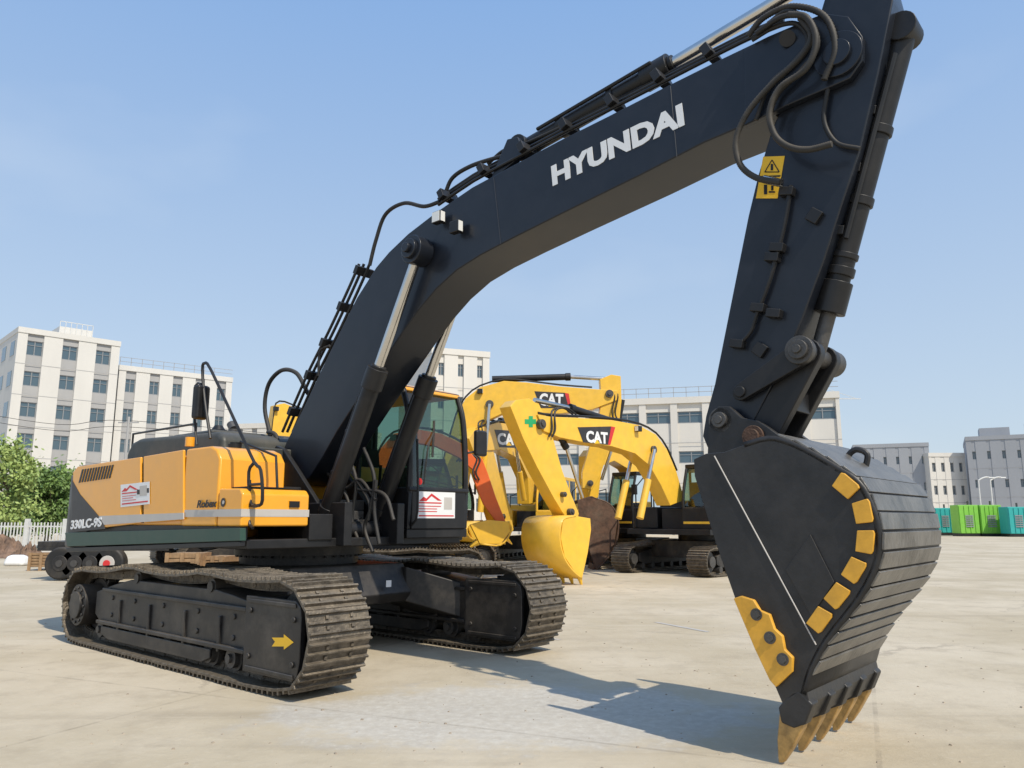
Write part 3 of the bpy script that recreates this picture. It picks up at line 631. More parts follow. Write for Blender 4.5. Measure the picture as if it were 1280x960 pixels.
k = MB(); k.prism(PP([(982,712),(1013,668),(1043,728),(1014,770)], bw-.01), bw-.012, bw); k.build('side_plate', 'bucket', bucket, bevel=.003)
k = MB(); a = F.p3(893,570,bw-.004); b_ = F.p3(1020,806,bw-.004); k.tube([a,b_], .0045, 6, 0); k.build('pale_line', 'stripe', bucket)  # thin pale grey line running diagonally over the near side plate
k = MB(); k.prism([P(1008,862,bw),P(1012,880,bw),P(1000,905,bw),P(984,898,bw),P(978,878,bw),P(990,866,bw)], bw, -bw); k.build('cutting_lip', 'bucket', bucket, bevel=.006)
for i in range(5):
    y = bw+.05+i*(-2*bw-.1)/4
    def Q(l): return PP(l, bw+.02)
    k = MB(); k.prism(Q([(1000,862),(1018,880),(1008,905),(994,910),(978,903),(974,884),(984,872)]), y-.052, y+.052); th = k.build('tooth_adapter', 'bucket', bucket, bevel=.012)
    k = MB()
    q = Q([(976,888),(1008,892),(1003,912),(988,940),(979,954),(972,954),(972,925)])
    wt = (.05,.05,.045,.035,.022,.022,.04)
    a = [k.v((x, y-wt[j], z)) for j, (x, z) in enumerate(q)]; b2 = [k.v((x, y+wt[j], z)) for j, (x, z) in enumerate(q)]
    k.f(a); k.f(b2[::-1])
    for j in range(len(q)): k.f([a[j], b2[j], b2[(j+1)%len(q)], a[(j+1)%len(q)]])
    k.build('tooth', 'toothtip', bucket, bevel=.008)
for y in ((-.31,-.255),(.255,.31)):
    k = MB(); k.prism(PP([(884,590),(886,540),(888,518),(898,508),(912,508),(928,522),(948,526),(962,535),(985,552),(1040,598),(1010,605),(940,600)], -.3), *y); k.build('bucket_ear', 'bucket', bucket, bevel=.008)
k = MB(); k.cyl((pin2.x,-.36,pin2.y),(pin2.x,.36,pin2.y),.05,28); k.cyl((pin2.x,-.335,pin2.y),(pin2.x,-.31,pin2.y),.075,28); k.build('link_pin', 'rust', bucket, bevel=.005)
k = MB(); k.tube([F.p3(x,y,0) for x, y in ((1068,590),(1060,572),(1070,562),(1084,568),(1082,585))], .02, 8, 4); k.build('lifting_eye', 'bucket', bucket)

# ================================================================ BACKGROUND EXCAVATORS
def bg_exc(label, fr, boompx, armpx, bucketpx, bucket_mt='cat', cabw=-1, logo=None, cyls=(), teeth=None, s=.85, main='cat', bwid=.22, buckw=.5, hood='cat', arm_decal=None, bcyl=None, cabmt='black', pins=()):
    r = fr.empty('excavator'); tag(r, label, 'excavator', 'excavators parked behind the big one')
    pt, pi_ = track_path(42, s)
    for side in (-1,1):
        w = side*1.19; k = MB()
        for mm in pt:
            k.M = Matrix.Translation((0,w,0)) @ mm; add_shoe(k, pi_*1.0, .58, False)
            k.box((0,0,-.04),(pi_,.2,.07))
        k.build('crawler_track', 'shoe', r)
        k = MB(); k.prism([(-1.5,.3),(-1.3,.22),(1.3,.22),(1.5,.3),(1.5,.55),(.8,.64),(-.8,.64),(-1.5,.5)], w-.2, w+.2); k.prism([(1.5,.2),(1.98,.25),(1.98,.6),(1.5,.62)], w-.2, w+.2)
        tf = k.build('track_frame', 'under', r, bevel=.01)
        for x, z in ((-1.76,.37),(1.76,.41)):
            k = MB(); k.cyl((x,w-.12,z),(x,w+.12,z),.27,24); k.cyl((x,w-.24,z),(x,w+.24,z),.14,20); k.build('idler_wheel', 'steel', tf)
        for i in range(7):
            k = MB(); x = -1.35+i*.45; k.cyl((x,w-.22,.17),(x,w+.22,.17),.08,14); k.build('track_roller', 'steel', tf)
    k = MB(); k.bx(-.9,.9,-1.0,1.0,.4,.85); k.cyl((0,0,.85),(0,0,1.05),.6,32); k.build('carbody', 'under', r, bevel=.01)
    g = fr.front
    def X(a, b_): return (min(a*g,b_*g), max(a*g,b_*g))
    k = MB(); k.bx(*X(-2.2,1.6), -1.3, 1.3, 1.02, 1.16); k.bx(*X(.4,1.3),-.35,.35,1.16,1.7); k.build('upper_frame', 'black', r, bevel=.01)
    k = MB(); hp_ = [(-1.9,-1.32),(-2.4,-1.3),(-2.65,-1.0),(-2.75,0),(-2.65,1.0),(-2.4,1.3),(-1.9,1.32)]; k.plan([(a*g,b_) for a, b_ in hp_], 1.02, 2.0); k.build('counterweight', hood, r, bevel=.05)
    k = MB(); k.bx(*X(-1.88,.0), -1.32, 1.32, 1.17, 1.95); hz = k.build('engine_housing', main, r, bevel=.04)
    k = MB(); k.bx(*X(-1.7,-.3),-.8,.8,1.95,2.2); k.build('engine_hood', hood, hz, bevel=.05)
    k = MB(); k.cyl((-1.2*g,.5,2.2),(-1.2*g,.5,2.55),.06,16); k.build('exhaust_pipe', 'steel', hz)
    k = MB(); k.bx(*X(.05,1.3), *sorted((-cabw*.5,-cabw*1.3)), 1.17, 1.75); tb = k.build('tool_box', main, r, bevel=.03)
    k = MB(); y = -cabw*1.2
    k.tube([(1.3*g,y,1.2),(1.3*g,y,2.3),(.9*g,y,2.6),(.1*g,y,2.3),(.1*g,y,1.9)], .02, 6, 0); k.tube([(1.3*g,y*.5,1.7),(1.3*g,y*.5,2.2),(.3*g,y*.5,2.4),(.3*g,y*.5,1.9)], .02, 6, 0); k.build('handrail', 'black', tb)
    c0, c1 = sorted((cabw*.38, cabw*1.32)); k = MB()
    k.bx(*X(-.4,1.45), c0, c1, 1.16, 1.7)
    for yy in (c0+.04, c1-.04):
        for q in ([(1.42,1.68),(1.40,2.1),(1.2,2.75)],[(.45,1.68),(.45,2.78)],[(-.36,1.68),(-.36,2.75)]): k.tube([(a*g,yy,z) for a, z in q], .045, 6, 2)
    k.bx(*X(-.42,1.22), c0, c1, 2.74, 2.86); k.tube([(1.41*g,c0,1.7),(1.41*g,c1,1.7)], .04, 6, 0); cb_ = k.build('cab', cabmt, r, bevel=.02)
    for yy in (c0+.02, c1-.02):
        k = MB(); k.f([k.v((a*g,yy,z)) for a, z in ((-.34,1.72),(1.39,1.72),(1.37,2.1),(1.18,2.74),(-.34,2.74))]); k.build('side_window', 'glass', cb_)
    k = MB(); k.sheet([(1.42*g,1.72),(1.39*g,2.1),(1.19*g,2.74)], c0+.06, c1-.06); k.build('windscreen', 'glass', cb_)
    k = MB(); cc = (c0+c1)/2; k.box((.2*g,cc,1.8),(.45,.45,.15)); k.box((-.05*g,cc,2.15),(.12,.45,.6)); k.build('operator_seat', 'seat', cb_, bevel=.03)
    k = MB(); k.bx(*X(1.45,1.46), c0+.05, c1-.05, 1.3, 1.36); k.build('front_stripe', 'cat', cb_)
    k = MB(); k.bx(*X(-.35,1.4), c0-.006, c0, 1.3, 1.36); k.build('side_stripe', 'cat', cb_)
    k = MB(); k.box((1.5*g,c0-.12,2.3),(.06,.18,.3)); k.tube([(1.4*g,c0,2.2),(1.5*g,c0-.1,2.2)], .02, 6, 0); k.build('mirror', 'black', cb_)
    U = fr.uz
    def pr(px, hw, nm, mt, par, bv=.015):
        k = MB(); k.prism([U(x,y,-hw) for x, y in px], -hw, hw); return k.build(nm, mt, par, bevel=bv)
    bo = pr(boompx, bwid, 'boom', 'cat' if main != 'redorange' else main, r); ao = pr(armpx, bwid*.8, 'arm', 'cat' if main != 'redorange' else main, r)
    for px, py, rr in pins:
        c_ = fr.p3(px, py, -bwid-.05); k = MB(); k.cyl((c_.x,-bwid-.07,c_.z),(c_.x,bwid+.07,c_.z),rr,18); k.cyl((c_.x,-bwid-.10,c_.z),(c_.x,-bwid-.07,c_.z),rr*.5,12); k.build('pivot_pin', 'steel', bo, bevel=.01)
    for nm, a, b_, e, rr in cyls:
        A, B, E = fr.p3(*a), fr.p3(*b_), fr.p3(*e); k = MB(); k.cyl(A, B, rr, 16); k.cyl(B-(B-A).normalized()*.15, B, rr*1.2, 16); co = k.build(nm, 'black', bo)
        k = MB(); k.cyl(B, E, rr*.6, 14); k.build('piston_rod', 'chrome', co)
    bp_ = [U(x,y,-buckw) for x, y in bucketpx]; k = MB(); k.prism(bp_, -buckw, -buckw+.04); bo2 = k.build('bucket', bucket_mt, r, bevel=.008)
    k = MB(); k.prism(bp_, buckw-.04, buckw); k.build('bucket_side', bucket_mt, bo2, bevel=.008)
    k = MB(); nb = [(v.x,v.y) for v in spline([(x,y,0) for x, y in teeth['back']], 4)]; k.sheet([U(x,y,-buckw) for x, y in nb], -buckw, buckw); k.build('bucket_shell', bucket_mt, bo2, solid=.04)
    tp = U(*teeth['tip'], -buckw); td = U(*teeth['root'], -buckw)
    for i in range(5):
        y = -buckw+.06+i*(2*buckw-.12)/4; k = MB(); k.cyl((td[0],y,td[1]),(tp[0],y,tp[1]),.07,8,.02); k.build('tooth', bucket_mt, bo2)
    if logo:
        q, tx = logo; ww = -bwid-.004; k = MB(); k.prism([U(x,y,ww) for x, y in q], ww-.003, ww); lo_ = k.build('logo_panel', 'charcoal', bo)
        txt_px('CAT', *tx, ww-.006, 'white', lo_, F_=fr, bold=.04)
        mx_ = (tx[0]+tx[2])/2; my_ = (tx[1]+tx[3])/2
        k = MB(); k.prism([U(x,y,ww-.009) for x, y in ((mx_-3.5,my_+.5),(mx_+3.5,my_+.5),(mx_,my_-4.5))], ww-.011, ww-.009); k.build('logo_triangle', 'yellowdecal', lo_)
        k = MB(); a, b_ = q[1], q[2]; k.prism([U(x,y,ww-.003) for x, y in (a,(a[0]+5,a[1]+1),(b_[0]+3,b_[1]),b_)], ww-.005, ww-.001); k.build('logo_edge', 'red', lo_)
    n_ = len(boompx)//2
    for yy in (-bwid*.8, -bwid*.3, bwid*.3):
        k = MB(); k.tube([fr.p3(x,y-2,yy) for x, y in boompx[:n_]], .028, 6, 2); k.build('hydraulic_pipe', 'black', bo)
    # sagging hoses from the boom tip to the arm, and a work lamp on the boom side
    ends = min(((p, q) for p in boompx for q in armpx), key=lambda e: abs(e[0][0]-e[1][0])+abs(e[0][1]-e[1][1]))
    (bx_, by_), (ax_, ay_) = ends; sg = 1 if sum(p[0] for p in boompx)/len(boompx) > ax_ else -1
    for q_ in (0, 4):
        k = MB(); k.tube([fr.p3(bx_+sg*(26+q_),by_-3,-bwid*.5), fr.p3(bx_+sg*(14+q_),by_-11,-bwid*.6), fr.p3(bx_+sg*q_,by_-7,-bwid*.9), fr.p3(ax_+sg*(8+q_),ay_+16,-bwid-.04), fr.p3(ax_+sg*(4+q_),ay_+26,-bwid)], .024, 6, 5); k.build('hydraulic_hose', 'rubber', bo)
    mid_ = boompx[max(1, n_//2)]; a = fr.p3(mid_[0], mid_[1]+5, -bwid-.07); k = MB(); k.box(a, (.16,.12,.14)); lp = k.build('work_lamp', 'black', bo, bevel=.01)
    k = MB(); k.box(a+Vector((g*.083,0,0)), (.008,.1,.12)); k.build('lamp_lens', 'headlamp', lp)
    if bcyl:
        for s_ in (-1,1):
            A = fr.p3(*bcyl[0],-bwid-.12); B = fr.p3(*bcyl[1],-bwid-.12); A.y = B.y = s_*(bwid+.12); mid = A.lerp(B,.55)
            k = MB(); k.cyl(A, mid, .09, 16); co = k.build('boom_cylinder', 'cat', bo); k = MB(); k.cyl(mid, B, .05, 14); k.build('piston_rod', 'chrome', co)
    if arm_decal:
        ww = -bwid*.8-.004; cx, cy = arm_decal; k = MB()
        k.prism([U(x,y,ww) for x, y in ((cx-2,cy-7),(cx+3,cy-7),(cx+3,cy+7),(cx-2,cy+7))], ww-.003, ww); k.prism([U(x,y,ww) for x, y in ((cx-7,cy-3),(cx+7,cy-3),(cx+7,cy+3),(cx-7,cy+3))], ww-.002, ww+.001); k.build('cross_decal', 'greenv', ao)
    return r

FA = Frame(5.23,21.75,.715,.70); FA.front = -1
bg_exc('yellow excavator with green cross on its arm and clean yellow bucket on the ground', FA,
  [(672,518),(690,521),(720,522),(765,525),(798,531),(820,543),(834,562),(846,590),(856,625), (838,632),(826,606),(812,582),(794,567),(765,558),(735,554),(700,547),(680,539)],
  [(638,508),(645,500),(662,498),(674,506),(682,520),(690,542),(703,588),(715,620),(724,642),(720,652),(709,650),(692,622),(672,585),(654,548)],
  [(704,650),(720,645),(738,648),(739,662),(735,690),(728,722),(718,714),(706,696),(701,672)],
  logo=([(722,534),(764,533),(760,556),(729,553)], (733,553,760,555,15)),
  cyls=[('arm_cylinder',(775,530,0),(712,510,0),(668,500,0),.09),('bucket_cylinder',(684,520,0),(708,560,0),(728,622,0),.07)],
  teeth=dict(back=[(720,645),(704,650),(700,672),(705,696),(716,713),(728,723)], tip=(730,733), root=(726,718)), arm_decal=(663,527), buckw=.58, cabw=-1, main='black',
  pins=((678,530,.11),(818,562,.10),(715,640,.08),(706,618,.06)), bcyl=((800,648),(818,562)))
FB = Frame(-2.6,22.9,1,.02); FB.front = 1
bg_exc('yellow excavator reaching its long boom right to a rusty brown bucket', FB,
  [(545,620),(556,570),(570,520),(582,498),(600,484),(630,476),(660,478),(700,483),(740,486),(772,488), (772,500),(740,512),(700,517),(660,516),(630,516),(608,526),(596,550),(588,590),(582,625)],
  [(752,500),(750,474),(764,468),(776,470),(777,500),(774,530),(762,560),(750,595),(740,612),(728,610),(728,590),(738,555),(748,525)],
  [(722,625),(740,620),(765,632),(772,650),(768,680),(756,700),(745,712),(734,680),(724,650)], bucket_mt='rust',
  logo=([(668,489),(706,491),(711,510),(676,510)], (674,507,704,508,16)),
  cyls=[('arm_cylinder',(615,474,0),(713,471,0),(762,474,0),.10),('bucket_cylinder',(778,500,0),(770,545,0),(752,600,0),.08)],
  teeth=dict(back=[(738,621),(762,630),(773,650),(770,680),(758,700),(745,713)], tip=(738,722), root=(744,706)), buckw=.5, cabw=1, pins=((762,492,.12),(612,505,.12),(738,604,.09)), bcyl=((600,640),(612,505)))
FC = Frame(.95,28.0,.35,.937); FC.front = -1
bg_exc('yellow excavator facing the viewer with its own bucket lifted off the ground', FC,
  [(598,536),(622,528),(650,532),(668,548),(680,583),(680,625), (662,630),(660,597),(650,574),(626,562),(600,564)],
  [(586,548),(594,536),(606,536),(616,560),(626,598),(640,640),(640,652),(622,654),(610,615),(598,580)],
  [(585,658),(600,652),(640,650),(642,662),(634,675),(610,680),(592,676)],
  logo=([(618,537),(650,539),(654,560),(624,559)], (622,556,650,557,15)),
  cyls=[('arm_cylinder',(655,538,0),(625,526,0),(600,534,0),.08)],
  teeth=dict(back=[(600,652),(585,658),(588,672),(608,680),(634,676)], tip=(642,680), root=(634,672)), bcyl=((655,625),(645,560)), cabmt='cat', pins=((604,548,.12),(630,646,.09)))
FI = Frame(3.73,25.3,.715,.70); FI.front = -1
bg_exc('yellow and black excavator parked rearmost, its large black cab framed under the clean yellow boom', FI,
  [(742,572),(756,562),(776,558),(792,564),(806,580),(812,600),(816,640), (800,645),(797,606),(785,586),(768,576),(744,586)],
  [(734,570),(740,562),(750,566),(752,590),(748,622),(736,625),(734,600)],
  [(728,632),(750,625),(756,640),(746,662),(734,655)],
  teeth=dict(back=[(750,626),(728,632),(728,648),(738,660)], tip=(748,672), root=(746,660)), cabw=-1, main='black', hood='cat', buckw=.4, pins=((744,576,.1),))
FG = Frame(-8.6,24.5,.75,.66); FG.front = 1
bg_exc('excavator at the far left, only its folded yellow boom top showing over the orange hood', FG,
  [(335,620),(338,560),(342,525),(345,506),(356,504),(375,512),(400,520),(430,530), (430,545),(395,538),(372,535),(364,550),(360,580),(356,620)],
  [(425,525),(440,525),(446,560),(440,620),(430,620),(428,570)],
  [(425,632),(450,630),(455,650),(440,675),(428,660)],
  teeth=dict(back=[(440,630),(455,645),(450,665),(438,678)], tip=(430,682), root=(436,672)), cabw=1, main='cat', hood='cat', buckw=.45)
FH = Frame(-2.8,18.2,1,.08); FH.front = 1
bg_exc('red orange excavator directly behind the cab of the big orange one', FH,
  [(462,640),(466,590),(476,560),(492,542),(520,536),(552,542),(580,556),(600,580), (594,590),(574,572),(545,558),(522,554),(505,566),(494,598),(490,640)],
  [(588,576),(594,568),(603,574),(610,592),(620,622),(632,652),(622,655),(604,630),(593,602)],
  [(588,656),(610,650),(636,652),(638,664),(626,680),(600,680)], bucket_mt='cat',
  teeth=dict(back=[(636,652),(639,664),(626,681),(600,680)], tip=(588,684), root=(598,678)), cabw=1, main='redorange', hood='redorange', buckw=.45, bwid=.15)

# ================================================================ BUILDINGS
def building(name, label, pxA, topA, DA, pxB, topB, depth, cols, rows, zfirst, sill_h, win_h, wratio, wall='conc', span='bgrey', side_cols=0, extras=None, proud=.18):
    pxA -= (640-pxA)*.18*(650-topA)/960; pxB -= (640-pxB)*.18*(650-topB)/960
    dx, dy, dz = ray(pxA, topA); Hh = H+dz/dy*DA
    dx2, dy2, dz2 = ray(pxB, topB); DB = (Hh-H)/(dz2/dy2)
    A = Vector((gx(pxA,DA), DA)); B = Vector((gx(pxB,DB), DB)); U = B-A; L = U.length; U.normalize()
    fr = Frame(A.x, A.y, U.x, U.y); r = fr.empty(name); tag(r, label, 'building')
    k = MB(); k.bx(0,L,.45,depth,0,Hh-.3)
    cw_ = L/cols; ww = cw_*wratio
    for i in range(cols+1):
        x0 = max(0, i*cw_-(cw_-ww)/2); x1 = min(L, i*cw_+(cw_-ww)/2); k.bx(x0, x1, 0, .45, 0, Hh-.6)
    k.bx(-.05, L+.05, -.08, depth+.05, Hh-.6, Hh)
    wl = k.build('wall', wall, r)
    k = MB(); fh = (Hh-.6-zfirst)/rows
    k.bx(0.02,L-.02,proud,.44,0,zfirst+sill_h)
    for j in range(rows): k.bx(.02, L-.02, proud, .44, zfirst+j*fh+sill_h+win_h, zfirst+(j+1)*fh+(sill_h if j < rows-1 else 0))
    k.build('spandrel', span, wl)
    k = MB()
    for j in range(1,rows): k.bx(.0,L,-.015,.0,zfirst+j*fh-.03,zfirst+j*fh+.03)
    k.build('joint_band', 'bgrey', wl)
    w0_ = None
    for j in range(rows):
        for i in range(cols):
            mm = Matrix.Translation((i*cw_+(cw_-ww)/2, .30, zfirst+j*fh+sill_h))
            if w0_ is None:
                k = MB(); t = .09
                k.bx(0,ww,-.05,.05,0,t); k.bx(0,ww,-.05,.05,win_h-t,win_h); k.bx(0,t,-.05,.05,t,win_h-t); k.bx(ww-t,ww,-.05,.05,t,win_h-t); k.bx(ww/2-t/2,ww/2+t/2,-.05,.05,t,win_h-t); k.bx(t,ww-t,-.045,.045,win_h*.68,win_h*.68+.06)
                w0_ = k.build('window', 'frame', r); w0_.matrix_basis = mm
                k = MB(); k.bx(.02,ww-.02,.02,.03,.02,win_h-.02); p0_ = k.build('pane', 'bglass', w0_)
            else:
                c_ = child_copy(w0_, r, mm); child_copy(p0_, c_)
    for i in range(side_cols):
        for j in range(rows):
            k = MB(); y = (i+.25)*depth/side_cols; k.bx(-.04,.0,y,y+depth/side_cols*.45,zfirst+j*fh+sill_h,zfirst+j*fh+sill_h+win_h); k.build('side_window', 'bglass', r)
    if extras: extras(r, L, depth, Hh, fr)
    return r, fr, L, Hh
def ex1(r, L, d, Hh, fr):
    k = MB(); k.bx(4.5,8.0,3,8,Hh,Hh+1.4); k.build('roof_room', 'conc', r)
    k = MB()
    for i in range(7): k.bx(4.5+i*.57,4.56+i*.57,2.9,3.0,Hh,Hh+2.0)
    k.bx(4.5,8.0,2.9,3.0,Hh+1.95,Hh+2.02); k.build('roof_frame', 'fence', r)
def rail(r, L, d, Hh, fr):
    k = MB()
    for i in range(int(L/1.2)): k.bx(i*1.2,i*1.2+.06,.1,.16,Hh,Hh+1.0)
    for z in (.5,1.0): k.bx(0,L,.1,.16,Hh+z-.05,Hh+z)
    k.build('roof_railing', 'greyb', r)
building('office_block', 'tall white office block with grey window bays at the left edge', 24, 408, 80, 151, 427, 16, 3, 6, 1.2, 1.0, 1.6, .46, side_cols=4, extras=ex1)
building('office_block', 'lower white office block with roof railing, right beside the tall one', 150, 456, 88, 291, 472, 16, 5, 5, 1.0, 1.0, 1.6, .42, wall='conc', extras=rail)
building('low_building', 'low white building seen just left of the boom foot', 292, 530, 95, 420, 526, 14, 7, 3, .8, 1.1, 1.4, .38, wall='conc2')
building('white_block', 'small white block with two windows above the orange cab', 540, 434, 75, 612, 440, 14, 3, 5, 1.0, 1.2, 1.3, .3, wall='conc2', span='conc2')
building('warehouse', 'long white multi storey warehouse with dark window bands behind the yellow excavators', 618, 505, 78, 1048, 489, 20, 11, 3, 1.0, 1.9, 1.15, .78, wall='conc2', span='conc2', extras=rail)
building('grey_block', 'grey plant building right of the bucket', 1066, 556, 125, 1160, 553, 14, 6, 3, .5, 1.4, 1.2, .25, wall='greyb', span='greyb', proud=.05)
building('cream_block', 'pale narrow building between two grey buildings on the right', 1160, 566, 120, 1205, 566, 14, 4, 3, .5, 1.2, 1.4, .4, wall='conc2', span='conc2', proud=.05)
def ex3(r, L, d, Hh, fr):
    k = MB(); k.bx(2,6,2,6,Hh,Hh+1.4); k.bx(8,9,2,3,Hh,Hh+1.8); k.build('roof_room', 'greyb', r)
building('grey_block', 'grey plant building at the right edge of the yard', 1206, 546, 118, 1340, 540, 14, 7, 3, .5, 1.4, 1.2, .25, wall='greyb', span='greyb', extras=ex3, proud=.05)
k = MB(); x = gx(1036,150); 
for a in (-.5,.5):
    for b_ in (-.5,.5): k.tube([(x+a,150+b_,0),(x+a,150+b_,27)], .09, 4, 0)
for i in range(18): k.tube([(x-.5,149.5,i*1.5),(x+.5,149.5,i*1.5+1.5)], .05, 4, 0)
k.tube([(x-2,150,25),(x+8,150,25)], .12, 4, 0); k.tube([(x,150,27.5),(x+7,150,25.1)], .06, 4, 0); k.tube([(x,150,27.5),(x-2,150,25)], .06, 4, 0); k.bx(x-2.4,x-1.2,149.6,150.4,24,25)
tag(k.build('tower_crane', 'fence'), 'thin tower crane rising behind the white warehouse', 'crane')
k = MB(); D = 92; k.bx(gx(1040,D),gx(1420,D),D,D+.3,0,1.9); k.bx(gx(1040,D),gx(1420,D),D-.06,D+.36,1.9,2.0)
tag(k.build('boundary_wall', 'greyb'), 'low grey boundary wall behind the green containers', 'wall')
k = MB(); D = 74; k.bx(gx(-120,D),gx(430,D),D,D+.3,0,1.9); k.bx(gx(-120,D),gx(430,D),D-.06,D+.36,1.9,2.0)
tag(k.build('boundary_wall', 'conc'), 'low white boundary wall at the foot of the left office blocks', 'wall')

# ================================================================ YARD THINGS
g = MB(); a = [g.v(p) for p in ((-500,-60,0),(500,-60,0),(500,700,0),(-500,700,0))]; g.f(a)
tag(g.build('ground', 'ground'), kind='structure')
def genset(px0, px1, D, h, mt, label, ang=0):
    x0, x1 = gx(px0,D), gx(px1,D); L = x1-x0; r = bpy.data.objects.new('generator_container', None); COL.objects.link(r); r.location = (x0,D,0); r.rotation_euler = (0,0,ang)
    tag(r, label, 'container', 'generator containers')
    k = MB(); k.bx(0,L,0,1.3,.25,h); bd = k.build('body', mt, r, bevel=.04)
    k = MB(); nb = max(3,int(L/.35))
    for i in range(nb): k.bx(L*i/nb+.05,L*i/nb+.12,-.05,0,.35,h-.1)
    k.build('corrugation', mt, bd)
    k = MB(); k.bx(0,L,.05,1.25,0,.25); k.build('skid_base', 'black', r)
    nd = max(1,int(L/1.4))
    for i in range(nd): 
        k = MB()
        for q in range(6): k.bx(L*(i+.3)/nd, L*(i+.7)/nd, -.075, -.052, .8+q*.18, .9+q*.18)
        k.build('louvre', 'frame', bd)
    k = MB(); k.cyl((L*.7,.6,h),(L*.7,.6,h+.35),.08,12); k.build('exhaust_pipe', 'steel', r)
genset(1170,1193,72,2.5,'gen_teal','teal generator container, leftmost of the row beside the bucket')
genset(1199,1224,68,2.7,'gen_green','lime green generator container next to the leftmost teal one')
genset(1226,1253,68,2.7,'gen_green','lime green generator container beside the right hand teal one')
genset(1261,1286,66,2.5,'gen_teal','teal generator container between the lime green one and the frame edge')
for px, lb in ((1228,'curved street lamp on the left of the pair above the green containers'),(1243,'curved street lamp on the right of the pair above the teal container')):
    D = 90; x = gx(px,D); k = MB(); k.tube([(x,D,0),(x,D,5.4),(x+.15,D,6.0),(x+.8,D,6.3),(x+1.3,D,6.3)], .08, 8, 4); r = k.build('street_lamp', 'fence'); tag(r, lb, 'street lamp')
    k = MB(); k.box((x+1.5,D,6.28),(.6,.25,.1)); k.build('lamp_head', 'white', r)
def tree(px, D, h, cr, label, mt='leaf', n=7000):
    x = gx(px,D); r = bpy.data.objects.new('tree', None); COL.objects.link(r); r.location = (x,D,0); tag(r, label, 'tree')
    k = MB(); k.cyl((0,0,0),(.1,0,h*.5),.12,10,.06)
    for i in range(8):
        a = 2*pi*i/8+random.random(); z0 = h*(.3+.25*random.random()); e = Vector((cos(a)*cr*.6, sin(a)*cr*.6, z0+h*.3*random.random()+.4)); k.cyl((.05,0,z0), e, .045, 6, .012)
    k.build('trunk', 'bark', r)
    k = MB(); cl = []
    for i in range(46):
        a = random.random()*2*pi; zz = random.random(); rr = cr*(.25+.7*random.random())*(1-.6*abs(zz-.4)); cl.append((Vector((cos(a)*rr, sin(a)*rr, h*(.22+.72*zz))), cr*(.2+.2*random.random())))
    for i in range(n):
        c_, q = random.choice(cl); p = c_+Vector((random.gauss(0,1),random.gauss(0,1),random.gauss(0,.8)))*q*.6; s_ = .06+.08*random.random()
        u = Vector((random.gauss(0,1),random.gauss(0,1),random.gauss(0,1))).normalized(); v = u.orthogonal().normalized()
        k.f([k.v(p-u*s_), k.v(p+v*s_*.5), k.v(p+u*s_), k.v(p-v*s_*.5)])
    k.build('crown', mt, r)
tree(4, 36, 5.2, 1.8, 'light green tree at the far left edge behind the fence', n=5500)
tree(34, 42, 3.5, 1.5, 'small dark bush tree between the two left trees', 'leaf2', 5000)
tree(60, 40, 4.0, 1.7, 'darker green tree just left of the orange counterweight', 'leaf2')
fx0, fx1, D = gx(-60,33), gx(82,33), 33; r = bpy.data.objects.new('yard_fence', None); COL.objects.link(r); r.location = (fx0,D,0); tag(r, 'white picket yard fence below the trees at left', 'fence')
Lf = fx1-fx0; k = MB(); k.bx(0,Lf,0,.05,1.1,1.16); k.bx(0,Lf,0,.05,.35,.41)
for i in range(int(Lf/.14)): k.bx(i*.14,i*.14+.05,-.02,0,.15,1.3)
k.build('picket_panel', 'fence', r)
k = MB(); k.bx(0,Lf,-.05,.1,0,.18); k.build('fence_base', 'conc', r)
for i in range(4):
    k = MB(); k.bx(Lf*i/3-.08,Lf*i/3+.08,-.06,.1,.18,1.45); k.build('fence_post', 'fence', r)
D = 18.6; x0, x1 = gx(50,D), gx(212,D); r = bpy.data.objects.new('flatbed_trailer', None); COL.objects.link(r); r.location = (x0,D,0); tag(r, 'low black trailer with a row of tyres seen under the orange counterweight', 'trailer')
k = MB(); Lt = x1-x0; k.bx(0,Lt,0,2.2,.78,.90); k.bx(0,Lt,.0,.1,.68,.78); dk = k.build('deck', 'under', r, bevel=.01)
for i, px in enumerate((86,104,123,144)):
    x = gx(px,D)-x0; k = MB(); k.cyl((x,-.20,.40),(x,.08,.40),.38,28); wh_ = k.build('wheel', 'rubber', r, bevel=.06); k = MB(); k.cyl((x,-.215,.40),(x,-.1,.40),.18,20); k.build('rim', 'under' if i < 3 else 'stripe', wh_, bevel=.01); k = MB(); k.cyl((x,-.24,.40),(x,-.2,.40),.08,12); k.build('hub', 'steel' if i < 3 else 'red', wh_)
def heap(px, D, w_, h_, label, mt='rock'):
    bm2 = MB(); x = gx(px,D); nx = 26; gr = []
    for i in range(nx+1):
        row = []
        for j in range(nx+1):
            u, v = i/nx*2-1, j/nx*2-1; rr = hypot(u,v); z = max(0, 1-rr)*h_*(1+.45*random.uniform(-1,1))-.02; row.append(bm2.v((x+u*w_+random.uniform(-.04,.04), D+v*w_*.7, z)))
        gr.append(row)
    for i in range(nx):
        for j in range(nx): bm2.f([gr[i][j],gr[i+1][j],gr[i+1][j+1],gr[i][j+1]])
    tag(bm2.build('rubble_heap', mt, ang=20), label, 'rubble')
heap(6, 30, 1.5, .75, 'brown rubble heap at the left frame edge'); heap(40, 29, .8, .5, 'smaller brown rubble heap beside the trailer')
k = MB(); x = gx(27,24.5); k.box((x,24.5,.16),(.7,.5,.34),top=.75); tag(k.build('sandbag', 'white', bevel=.12), 'white bag lying before the rubble heaps', 'bag')
